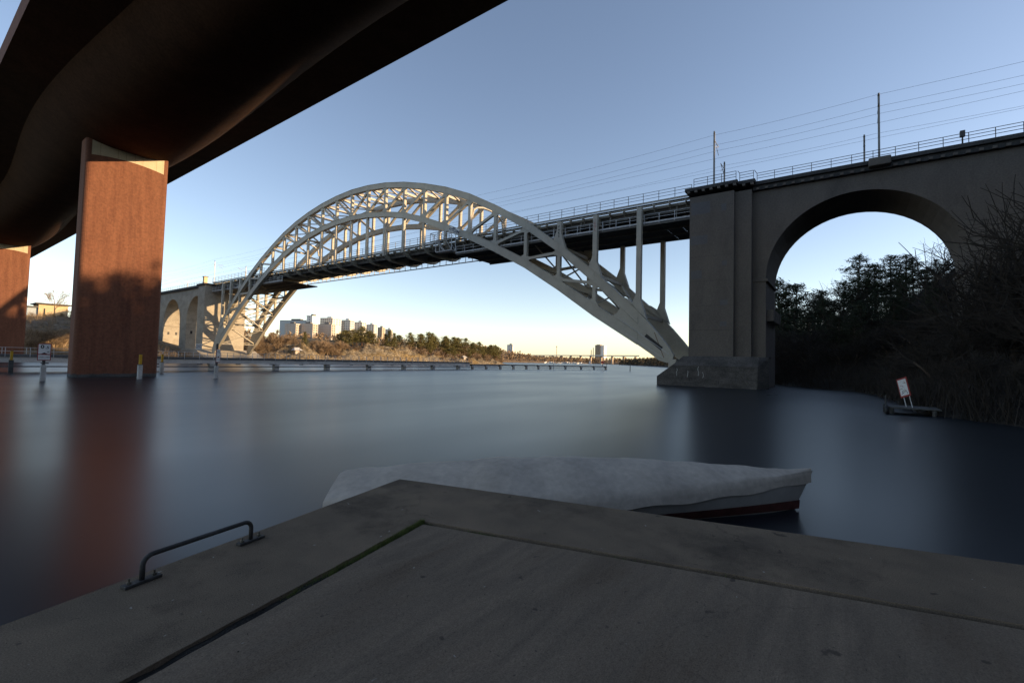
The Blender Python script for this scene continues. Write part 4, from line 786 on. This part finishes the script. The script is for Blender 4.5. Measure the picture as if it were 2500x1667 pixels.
def woods():
    G = 'leafless brown thicket behind the left rocks'
    for n, s, z in [(94.9, 200.7, 11.9), (96.5, 199.9, 13.0), (98.5, 198.9, 13.7), (100.8, 197.8, 14.3), (103.4, 196.5, 14.0), (105.9, 195.1, 13.6), (108.3, 193.8, 12.1), (90.6, 189.4, 8.8), (93.3, 188.1, 8.7), (96.6, 186.5, 9.1), (99.3, 185.1, 8.6), (102.2, 183.4, 7.7), (92, 196, 11.5), (97.5, 193, 11.8), (101, 191.5, 12), (88, 200, 10.5), (104.5, 188.5, 9.2), (88.5, 184, 5.5), (84, 187, 6.5)]:
        tree('bush', 'bare_shrub', n, s, z, 'leafless brown shrub in the thicket left of the spruce', G, north_h, 1.15, 'shrub')
    tree('spruce', 'spruce_tree', 106.1, 183.5, 12.6, 'single green spruce rising from the brown thicket by the white roofed hut', None, north_h, 1.0)
    for n, s, z in [(113.6, 190.7, 11.1), (115.9, 189.4, 11.6), (117.6, 188.3, 10.6), (110.5, 188, 8.2)]: tree('bush', 'bare_shrub', n, s, z, 'dark leafless shrub in the gap right of the single spruce', 'shrubs right of the single spruce', north_h, 1.1, 'shrub')
    for n, s, z in [(113.0, 181.4, 10.8), (116.0, 181.8, 11.9), (119.2, 182.4, 12.3), (122.8, 183.3, 11.9), (125.8, 184.1, 11.0), (122.2, 187.4, 9.2), (127.1, 186.9, 8.9), (129.5, 186, 8.6), (110.5, 178.5, 7.0), (108.5, 181, 8.4), (131.5, 184, 8.8), (119, 179.8, 7.6)]: tree('bush', 'bare_shrub', n, s, z, 'leafless bush in the brown clump between the rocky knolls', 'brown clump between the rocky knolls', north_h, 1.05, 'shrub')
    P = [(133.5, 194.6, 15.1), (136.5, 193.8, 15.6), (138.6, 193.5, 14.6), (141.1, 192.9, 17.4), (144.1, 191.9, 15.5), (146.6, 191.3, 14.5), (134.4, 201.2, 13.8)]
    for n, s, z in P: tree('pine', 'pine_tree', n, s, z, 'green pine in the dense group on top of the rocky knoll', 'pines on the rocky knoll', north_h, 1.25)
    for (n, s, z), w in zip([(151.9, 188.4, 14.7), (153.4, 187.2, 16.3), (155.1, 185.7, 15.1)], 'left middle right'.split()): tree('spruce', 'pine_tree', n, s, z, 'green conifer, %s of the three standing apart on the right of the knoll' % w, 'three conifers right of the knoll', north_h, 1.5)
    for n, s, z in [(167.6, 188.2, 16.1), (174.7, 187.6, 15.9), (180.8, 187.7, 17.0), (185.3, 189.4, 16.8), (193.5, 187.4, 15.6), (199.9, 186.9, 15.5), (205.0, 187.7, 15.3), (211.4, 187.2, 15.4), (217.5, 186.8, 13.2), (223.2, 186.7, 13.7), (228.4, 187.2, 11.3), (235.1, 186.8, 12.4), (241.3, 187.9, 12.4), (246.0, 189.5, 11.5), (170.2, 199, 15.0), (190.5, 196, 15.4), (201.7, 194.6, 14.3), (215.2, 194.3, 12.6), (163.5, 193, 14.6), (172, 191, 14.2), (177.6, 190, 15.6), (188.5, 190.5, 15.2), (196.5, 189, 14.8), (208, 192, 14.4), (220, 190, 12.6), (231.5, 189.5, 11.2), (238, 189, 11.8), (178, 183.5, 10.5), (196, 183, 9.5), (210, 183, 8.6)]:
        tree('pine', 'pine_tree', n, s, z, 'slender pine in the wood along the island shore', 'pines along the island shore', north_h, 0.98)
    for n, s, z in [(167.6, 196.2, 14.3), (171.9, 193.2, 13.6), (179.2, 192.7, 14.9), (185.6, 192.6, 14.8), (191.9, 191.6, 14.7), (196.8, 191.9, 15.4), (207.6, 189.7, 14.0), (221, 186.1, 9.6), (164, 186, 10.5), (172.5, 184, 9), (183, 183.5, 8), (188, 184.6, 9), (202, 183, 8), (214, 184, 8), (219, 183, 7), (229, 185, 7.6), (239, 186, 7.8), (249, 189.6, 6.8), (161, 190, 12), (159, 186, 11), (168, 187, 11.5), (176, 187, 11), (190, 188, 11), (204, 187, 10), (212, 187, 9.5), (233, 187, 8), (168, 181.5, 6.5), (176, 181, 6), (185, 180.5, 5.5), (194, 180.5, 5.5), (206, 180.5, 5.2), (226, 182.5, 5.5), (243, 184, 5.0)]:
        tree('bush' if z < 10 else 'bare', 'bare_tree', n, s, z, 'leafless brown tree among the pines along the island shore', 'leafless trees along the island shore', north_h, 1.1)
    # left edge
    tree('bare', 'bare_tree', 38.3, 229.8, 25.7, 'tall leafless tree in front of the flat roofed yellow building', None, north_h, 0.95)
    for n, s, z in [(32.1, 222.7, 15.2), (40.6, 221.3, 17.4), (45.5, 226, 19.0), (24.8, 176.3, 9.5), (26.7, 178.8, 9.1), (28.7, 181.2, 10.1), (30.8, 183.7, 9.5), (32.8, 186.1, 10.8), (34.8, 188.6, 10.3), (28.3, 192.4, 9.5), (31.8, 194.7, 9.4), (35.3, 196.9, 10.3), (22, 171, 8), (37.5, 186, 10.5), (40, 190, 11), (24.5, 185, 10)]:
        tree('bush' if s < 200 else 'bare', 'bare_shrub', n, s, z, 'sunlit leafless bush on the bank between the two red piers', 'bushes between the red piers', north_h, 1.2, 'shrub')
    for n, s, z in [(29, 243, 14), (33.1, 242.8, 14.5), (35.6, 242.4, 15), (37.6, 242.1, 15.6), (39.8, 241.8, 16.0), (41.9, 241.4, 16.4), (45.0, 240.8, 17.2), (48, 240, 17.5)]: tree('spruce', 'hedge_shrub', n, s, z, 'dark evergreen shrub in the hedge below the yellow building', 'dark hedge below the building', north_h, 3.0, 'shrub')
    # dark wooded bank on the right
    for n, s, z in [(127.4, 12.8, 23.3), (127.6, 9.6, 22.4), (128.0, -2.3, 28.0), (127.9, -5.1, 25.7), (127.8, -7.8, 27.3), (127.6, -10.3, 27.2), (127.5, -11.4, 26.4), (128.0, 0.4, 22.2), (125, -3.6, 22.0), (124, -1.0, 19.3), (122.5, 11.2, 18.1), (120, 4, 17.5), (118, -5, 19), (122, -9, 22), (131, 5, 21), (116, 9, 15.5), (112, -8, 18), (118, -14, 24), (121, -18, 27), (113, -2, 16), (135, -14, 25), (138, -18, 27), (132, -20, 27), (142, -10, 25), (128, -15, 25), (145, -22, 30), (150, -16, 28), (138, -4, 24), (140, 6, 21), (125, -23, 27), (118, -20, 24), (108, 6, 13), (104, 2, 13), (100, -2, 14), (108, -6, 17), (103, -8, 17), (98, -11, 17), (93, -6, 14), (95, 1, 11.5), (90, -1, 11), (111, 11, 13), (116, 14, 15), (99, -16, 19), (92, -14, 17), (86, -10, 14), (106, -16, 21), (112, -18, 24)]:
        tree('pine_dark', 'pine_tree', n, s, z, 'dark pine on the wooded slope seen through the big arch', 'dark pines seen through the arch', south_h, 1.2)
    for (n, s, z), lab in zip([(125.8, 6.3, 24.4), (122.8, 3.3, 24.0), (112.1, -11.9, 30.2)], ('rounded leafless tree, left of two above the dark pines in the arch', 'rounded leafless tree, right of two above the dark pines in the arch', 'tall feathery leafless tree cutting the right side of the big arch')):
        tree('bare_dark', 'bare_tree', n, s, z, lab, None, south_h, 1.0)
    for n, s, z in [(106, 13.3, 13.4), (103.2, 9.3, 12.2), (100.2, 6.7, 12.5), (97.0, 3.1, 12.9), (99.6, -4.3, 15.0), (92, 8, 9.0), (88, 4, 9), (84, 0, 9.5), (91, -3, 11), (84, -5, 11), (95, -9, 14), (80, 3.5, 6), (79, -8, 12), (101, -12, 18), (88, -12, 14), (83.5, 7.5, 4.5), (90, 11, 4.5), (97, 13, 5.5), (105, -2, 15)]:
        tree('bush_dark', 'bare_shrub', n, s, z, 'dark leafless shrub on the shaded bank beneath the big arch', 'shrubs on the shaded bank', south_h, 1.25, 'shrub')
    for (n, s, z, k), lab in zip([(56.5, -11.2, 20.5, 'larch'), (48.5, -12.6, 11.0, 'bare_dark'), (44.5, -11.0, 7.5, 'bare_dark'), (60.5, -7.8, 9.0, 'bare_dark'), (62, -12.5, 18, 'larch'), (52, -6.5, 8.5, 'bush_dark'), (45, -6.6, 5.5, 'bush_dark'), (41.5, -7.0, 5.0, 'bush_dark'), (37.6, -8.6, 4.6, 'bush_dark'), (35.2, -10.2, 4.4, 'bush_dark'), (56, -6.3, 6.5, 'bush_dark'), (63.5, -5.2, 6.0, 'bush_dark')],
        ('tall straight leafless larch in front of the right end of the viaduct', 'leafless tree with crooked limbs at the right edge of the picture', 'low spreading leafless tree nearest the water at the right edge', 'thin leafless tree behind the leaning sign', 'second straight leafless larch close to the viaduct wall', 'tangled leafless bush behind the leaning sign', 'tangled leafless bush right of the leaning sign', 'twiggy bush hanging over the water at the far right', 'low twiggy bush at the waterline right of the landing', 'last twiggy bush at the right edge of the water', 'tangled bush at the foot of the larch', 'tangled bush at the foot of the viaduct wall')):
        r = tree(k, 'bare_tree' if 'tree' in lab or 'larch' in lab else 'bare_shrub', n, s, z, lab, None, south_h, 1.25 if k != 'larch' else 0.9, 'tree' if 'tree' in lab or 'larch' in lab else 'shrub')
        if 'nearest' in lab: r.rotation_euler = (0.0, -0.35, 0.4)
    tree('bare_dark', 'bare_tree', 30.5, -11.3, 19.5, 'leafless tree mostly outside the right edge, twigs showing at top right', None, south_h, 0.9)
    tree('bare_dark', 'bare_tree', 221.7, 58.5, 22.4, 'leafless tree peeping out between the arch foot and the concrete pier', None, south_h)
woods()
def brush(name, m, label, spots, hfun, R, h0, h1, lean=0.5, per=5):
    mb = MB()
    for n, s in spots:
        z = hfun(n, s) - 0.1
        for k in range(per):
            h = R.uniform(h0, h1); a = R.uniform(0, 6.283); l = R.uniform(0.1, lean) * h; b = Vector((n + R.gauss(0, .25), s + R.gauss(0, .25), z)); tip = b + Vector((math.cos(a) * l, math.sin(a) * l, h)); mid = b.lerp(tip, .55) + Vector((R.gauss(0, .06), R.gauss(0, .06), .05)) * h; w = 0.012 + .006 * h; o = Vector((-math.sin(a), math.cos(a), 0)) * w
            mb.poly([b - o, b + o, mid + o * .7, mid - o * .7]); mb.poly([mid - o * .7, mid + o * .7, tip])
            for q in range(2):
                p = b.lerp(tip, R.uniform(.35, .8)); e = p + Vector((R.gauss(0, .3), R.gauss(0, .3), R.uniform(.1, .4))) * h * .6; mb.poly([p - o * .5, p + o * .5, e])
    tag(mb.build(name, m), label, 'scrub', kind='stuff')
def far_wood(name, m, label, pts, hfun, R, dens, hh, lo=0.72, tri=0.11):
    mb = MB()
    for n, s in pts:
        z = hfun(n, s) - 0.5; h = hh * R.uniform(lo, 2 - lo); w = h * R.uniform(.22, .36)
        for k in range(dens):
            t = R.random() ** .8; rr = w * (1.05 - t) ** .6 * R.uniform(.5, 1.0); a = R.uniform(0, 6.28); c = Vector((n + rr * math.cos(a), s + rr * math.sin(a), z + h * (.12 + .88 * t))); e = h * tri
            mb.poly([c + Vector((R.gauss(0, e), R.gauss(0, e), R.gauss(0, e))) for _ in range(3)])
    tag(mb.build(name, m), label, 'wood', kind='stuff')
def distant():
    R = random.Random(77)
    def bank(n): return n, lerp(SHORE, n) - 0.2 - 34 * R.random() ** 1.7
    brush('bank_scrub', 'twig_dark', 'dark leafless scrub covering the shaded right bank', [bank(R.uniform(34, 150)) for _ in range(7500)], south_h, R, 0.7, 2.6, 0.8)
    def nb(n): return n, lerp(NSH, n) + 0.5 + 90 * R.random()
    brush('left_scrub', 'twig_brown', 'dry brown scrub on the bank between the red piers', [nb(R.uniform(5, 62)) for _ in range(2600)], north_h, R, 0.8, 2.4, 0.7)
    brush('island_scrub', 'twig_brown', 'low brown scrub and dry stalks on the rocky island', [(n, lerp(NSH, n) + 2.5 + 26 * R.random() ** .8) for n in [R.uniform(84, 250) for _ in range(2600)]], north_h, R, 0.5, 1.9, 0.7)
    far_wood('ridge_wood', 'needles_dark', 'dark wood on the high ridge behind the right bank', [(n, s) for n, s in [(R.uniform(-30, 330), R.uniform(-72, -38)) for _ in range(1500)] if s < -0.2145 * n - 9], south_h, R, 90, 12.0, 0.85, 0.06)
    pts = []
    while len(pts) < 760:
        n = R.uniform(255, 900); d = R.random() ** 1.4 * 70
        pts.append((n, lerp(SHORE, n) - d - 2))
    far_wood('shore_wood', 'wood_far', 'dark wooded shore beyond the channel right of the jetty end', pts, south_h, R, 34, 8.5)
    fh = lambda n, s: 3.0
    def hill(n, s): d = s - (470 + (0 if n < 560 else (n - 560) * .06)); return 2 + 19 * sstep(d / 70) * (1 - sstep((n - 620) / 260) * .85)
    far_wood('hill_wood', 'twig_brown', 'brown leafless wood on the far hill behind the island', [(n, 470 + (0 if n < 560 else (n - 560) * .06) + R.uniform(4, 90)) for n in [R.uniform(120, 1000) for _ in range(900)]], hill, R, 30, 9)
    far_wood('horizon_wood', 'twig_brown', 'low brown woods along the horizon around the motorway bridge', [(R.uniform(1230, 1420), R.uniform(350, 1150)) for _ in range(700)], fh, R, 26, 13)
distant()

# ------------------------------------------------------------------ buildings beyond the island
def lpart(root, name, mb, m, loc=None, me=None):
    o = bpy.data.objects.new(name, me or mb.mesh(name, m)); COL.objects.link(o); o.parent = root
    if loc: o.location = loc
    return o
def block(lab, P, w, d, zt, yaw, wall, z0, floors, cols, wm, side_cols=0, win=(1.9, 1.3), roof=True, balc=False):
    r = thing('apartment_building', lab, 'building', (P[0], P[1], z0), 'pale blocks on the hill behind the island'); r.rotation_euler = (0, 0, yaw); H = zt - z0
    lpart(r, 'wall', MB().box(-w, 0, 0, d, 0, H), wall)
    if roof: lpart(r, 'roof', MB().box(-w - .3, .3, -.3, d + .3, H, H + .5), 'frame_light' if wall != 'wall_glass' else 'roof_dark'); lpart(r, 'plant_room', MB().box(-w * .65, -w * .3, d * .3, d * .7, H + .5, H + 2.8), 'roof_dark' if wall != 'wall_pale' else 'wall_white')
    wme = MB().box(-win[0] / 2, win[0] / 2, -.08, .0, 0, win[1]).mesh('window', wm); sme = MB().box(0, .08, -win[0] / 2, win[0] / 2, 0, win[1]).mesh('window', 'glass_dark'); fl = 3.05
    for f in range(floors):
        z = H - 2.5 - f * fl
        for c in range(cols): lpart(r, 'window', None, None, (-w + w * (c + .5) / cols, 0, z), wme)
        for c in range(side_cols): lpart(r, 'window', None, None, (0, d * (c + .5) / side_cols, z), sme)
        if balc: lpart(r, 'balcony', MB().box(-w * .98, -w * .7, -1.2, -.01, z - .6, z + .5), 'wall_tan')
    return r
def town():
    block('wide glass and grey office block at the left end of the hill buildings', (361.3, 622.8), 45.9, 14, 52.7, -1.224, 'wall_glass', 16, 0, 0, 'glass_dark')
    block('brown brick block half hidden by the thicket, left of the row', (310.9, 559.4), 16.5, 8, 42.2, -1.205, 'wall_brown', 14, 5, 4, 'frame_light', 2)
    block('brown block with rows of pale windows below the white tower', (325.2, 545.4), 21.1, 9.4, 42.9, -1.236, 'wall_brown', 14, 6, 6, 'frame_light', 2)
    block('tall plain white tower rising above the brown blocks', (347.4, 584.6), 9.2, 14.7, 56.7, -1.234, 'wall_white', 16, 4, 1, 'glass_dark', 0)
    block('pale block with two rows of small windows behind the brown ones', (374.7, 579.4), 21.4, 17.5, 55.8, -1.272, 'wall_pale', 16, 3, 6, 'glass_dark', 3)
    block('brown block with rows of pale windows, right of the two brown ones', (346.5, 538.1), 20.6, 7.8, 43.7, -1.270, 'wall_brown', 14, 6, 6, 'frame_light', 2)
    block('tan high block with stacked balconies in the middle of the row', (376.7, 541.9), 14.6, 8.3, 51.9, -1.306, 'wall_pale', 14, 8, 4, 'glass_dark', 3, balc=True)
    block('high pale block with dark roof corners, third from the right end', (407.0, 557.2), 13.7, 8.8, 52.0, -1.329, 'wall_pale', 14, 8, 3, 'glass_dark', 2)
    block('pale block with grey roof storey behind the knoll pines', (438.2, 571.3), 14.5, 7.6, 51.4, -1.352, 'wall_pale', 14, 8, 3, 'glass_dark', 2)
    block('narrow pale tower, second from the right end of the row', (472.3, 595.4), 8.8, 7.4, 50.1, -1.369, 'wall_tan', 14, 8, 2, 'glass_dark', 1)
    block('low pale block at the right end of the hill row', (508.4, 617.7), 12.1, 5.6, 50.1, -1.387, 'wall_pale', 14, 8, 3, 'glass_dark', 1)
    block('small pale slab block standing alone above the far trees', (840, 605), 14.0, 7.0, 38.3, -1.40, 'wall_white', 12, 6, 3, 'glass_dark', 1)
    # flat roofed building at the left
    r = thing('flat_roofed_building', 'yellow flat roofed building with wide eaves seen between the red piers', 'building', (48, 300, 13))
    MB().box(44.3, 54.2, 300, 312, 8, 23.5).build('wall', 'wall_yellow', r); MB().box(43.2, 55.4, 298.6, 313, 23.501, 24.0).build('roof', 'roof_dark', r); MB().box(40.9, 44.29, 301, 312, 8, 21.7).build('side_wing', 'wall_glass', r); MB().box(40.2, 44.2, 300, 312.5, 21.8, 22.3).build('roof', 'roof_dark', r)
    for x in (46.0, 49.2, 51.6): MB().box(x, x + .5, 299.9, 299.99, 13, 21.5 if x < 47 else 17.5).build('window', 'glass_dark', r)
    MB().box(47.4, 50.6, 299.88, 299.98, 17.2, 18.2).build('window', 'glass_dark', r)
    # motorway bridge, tower, chimneys, mast
    r = thing('motorway_bridge', 'long pale motorway bridge on pillars along the horizon', 'bridge', (1230, 650, 0)); a, b = Vector((1268, 870)), Vector((1196, 440))
    MB().beam((a.x, a.y, 22), (b.x, b.y, 24.5), 22, 2.6).build('deck', 'wall_pale', r)
    for k in range(12):
        p = a.lerp(b, (k + .5) / 12); MB().box(p.x - 3, p.x + 3, p.y - 2.2, p.y + 2.2, -1, 22.0).build('pillar', 'wall_tan', r)
    r = thing('office_tower', 'round cornered pale tower on the horizon above the motorway bridge', 'tower', (1720, 800, 0))
    MB().box(1712, 1740, 801, 823, 3, 75).build('shaded_shaft', 'wall_tan', r); MB().box(1716, 1742, 786, 800.9, 3, 73.5).build('lit_shaft', 'wall_white', r); MB().box(1716, 1736, 804, 818, 75, 77).build('plant_room', 'roof_dark', r)  # sunlit side coloured white and shaded side tan, light put into the colours
    for k in range(18): MB().box(1711.6, 1711.95, 802, 822, 6 + 3.8 * k, 7.8 + 3.8 * k).build('window_band', 'glass_dark', r)
    for n, s, z, lab in ((1705.7, 837, 53.5, 'shorter of two slim chimneys left of the horizon tower'), (1709.3, 829.7, 62, 'taller of two slim chimneys left of the horizon tower')):
        r = thing('chimney', lab, 'chimney', (n, s, 3)); MB().tube([(n, s, 3), (n, s, z)], [2.2, 1.6], 10).build('stack', 'wall_tan', r); MB().tube([(n, s, z), (n, s, z + 1.5)], 1.9, 10).build('rim', 'roof_dark', r)
    r = thing('radio_mast', 'thin mast standing behind the motorway bridge', 'mast', (1294, 757, 3)); MB().tube([(1294, 757, 3), (1294, 757, 54)], [1.4, 0.9], 6).build('shaft', 'wall_tan', r); MB().box(1292.6, 1295.4, 755.6, 758.4, 50, 54).build('head', 'wall_tan', r)
    # marina
    R = random.Random(12); hm = MB(); hm.grid([[(-1.4 * w, y, 1.3), (-1.0 * w, y, 0.0), (1.0 * w, y, 0), (1.4 * w, y, 1.3)] for y, w in ((-4.5, .85), (0, 1), (3, .75), (5, .05))]); hm.poly([(-1.4 * .85, -4.5, 1.3), (1.4 * .85, -4.5, 1.3), (1.4, 0, 1.32), (1.05, 3, 1.34), (0, 5, 1.4), (-1.05, 3, 1.34), (-1.4, 0, 1.32)])
    hme = hm.mesh('hull', 'white_paint'); cme = MB().box(-0.95, .95, -3, 1.4, 1.3, 2.5).mesh('cabin', 'white_paint')
    for k in range(22):
        t = k / 21; n, s = 768 + 36 * t + R.uniform(-15, 15), 470 - 62 * t + R.uniform(-4, 4); o = thing('marina_boat', 'tiny white boat in the distant marina', 'boat', (n, s, 0), 'white boats in the distant marina'); o.rotation_euler = (0, 0, R.uniform(0, 6.28)); o.scale = (R.uniform(.8, 1.25),) * 3
        lpart(o, 'hull', None, None, None, hme); lpart(o, 'cabin', None, None, None, cme)
    for n, s, lab in ((98.8, 176.2, 'white roofed hut on the left rocks behind the lamp post'), (203.5, 181.5, 'white roofed hut among the shore pines near the island tip')):
        z = north_h(n, s); r = thing('hut', lab, 'hut', (n, s, z))
        for a, b in ((-1.1, -.8), (1.1, -.8), (-1.1, .8), (1.1, .8)): MB().box(n + a - .06, n + a + .06, s + b - .06, s + b + .06, z - .6, z + 1.3).build('post', 'post_dark', r)
        MB().box(n - 1.0, n + 1.0, s - .7, s + .75, z - .3, z + 1.2).build('wall', 'wall_brown', r); mb = MB(); mb.v = [(n - 1.7, s - 1.3, z + 1.15), (n + 1.7, s - 1.3, z + 1.15), (n + 1.0, s + .2, z + 2.3), (n - 1.0, s + .2, z + 2.3), (n - 1.7, s + 1.3, z + 1.15), (n + 1.7, s + 1.3, z + 1.15)]; mb.f = [(0, 1, 2, 3), (3, 2, 5, 4), (0, 3, 4), (1, 5, 2), (0, 4, 5, 1)]; mb.build('roof', 'galvanised', r)
town()

# ------------------------------------------------------------------ look-alikes told apart by their place in the row
ORD = 'first second third fourth fifth sixth seventh eighth ninth tenth eleventh twelfth thirteenth fourteenth fifteenth sixteenth seventeenth eighteenth nineteenth twentieth'.split()
def ordinal(i): return ORD[i] if i < 20 else ('twenty-' + ORD[i - 20] if i < 29 else ('thirtieth' if i == 29 else 'thirty-' + ORD[i - 30]))
same = {}
for o in list(COL.objects):
    if o.parent is None and o.get('group') and o.get('label') and o.get('kind') is None: same.setdefault(o['label'], []).append(o)
for lab, os_ in same.items():
    if len(os_) < 2: continue
    def px(o): d = o.location - camo.location; return d.dot(CR) / d.dot(CF)
    for i, o in enumerate(sorted(os_, key=px)): o['label'] = lab + ', ' + ordinal(i) + ' from left'
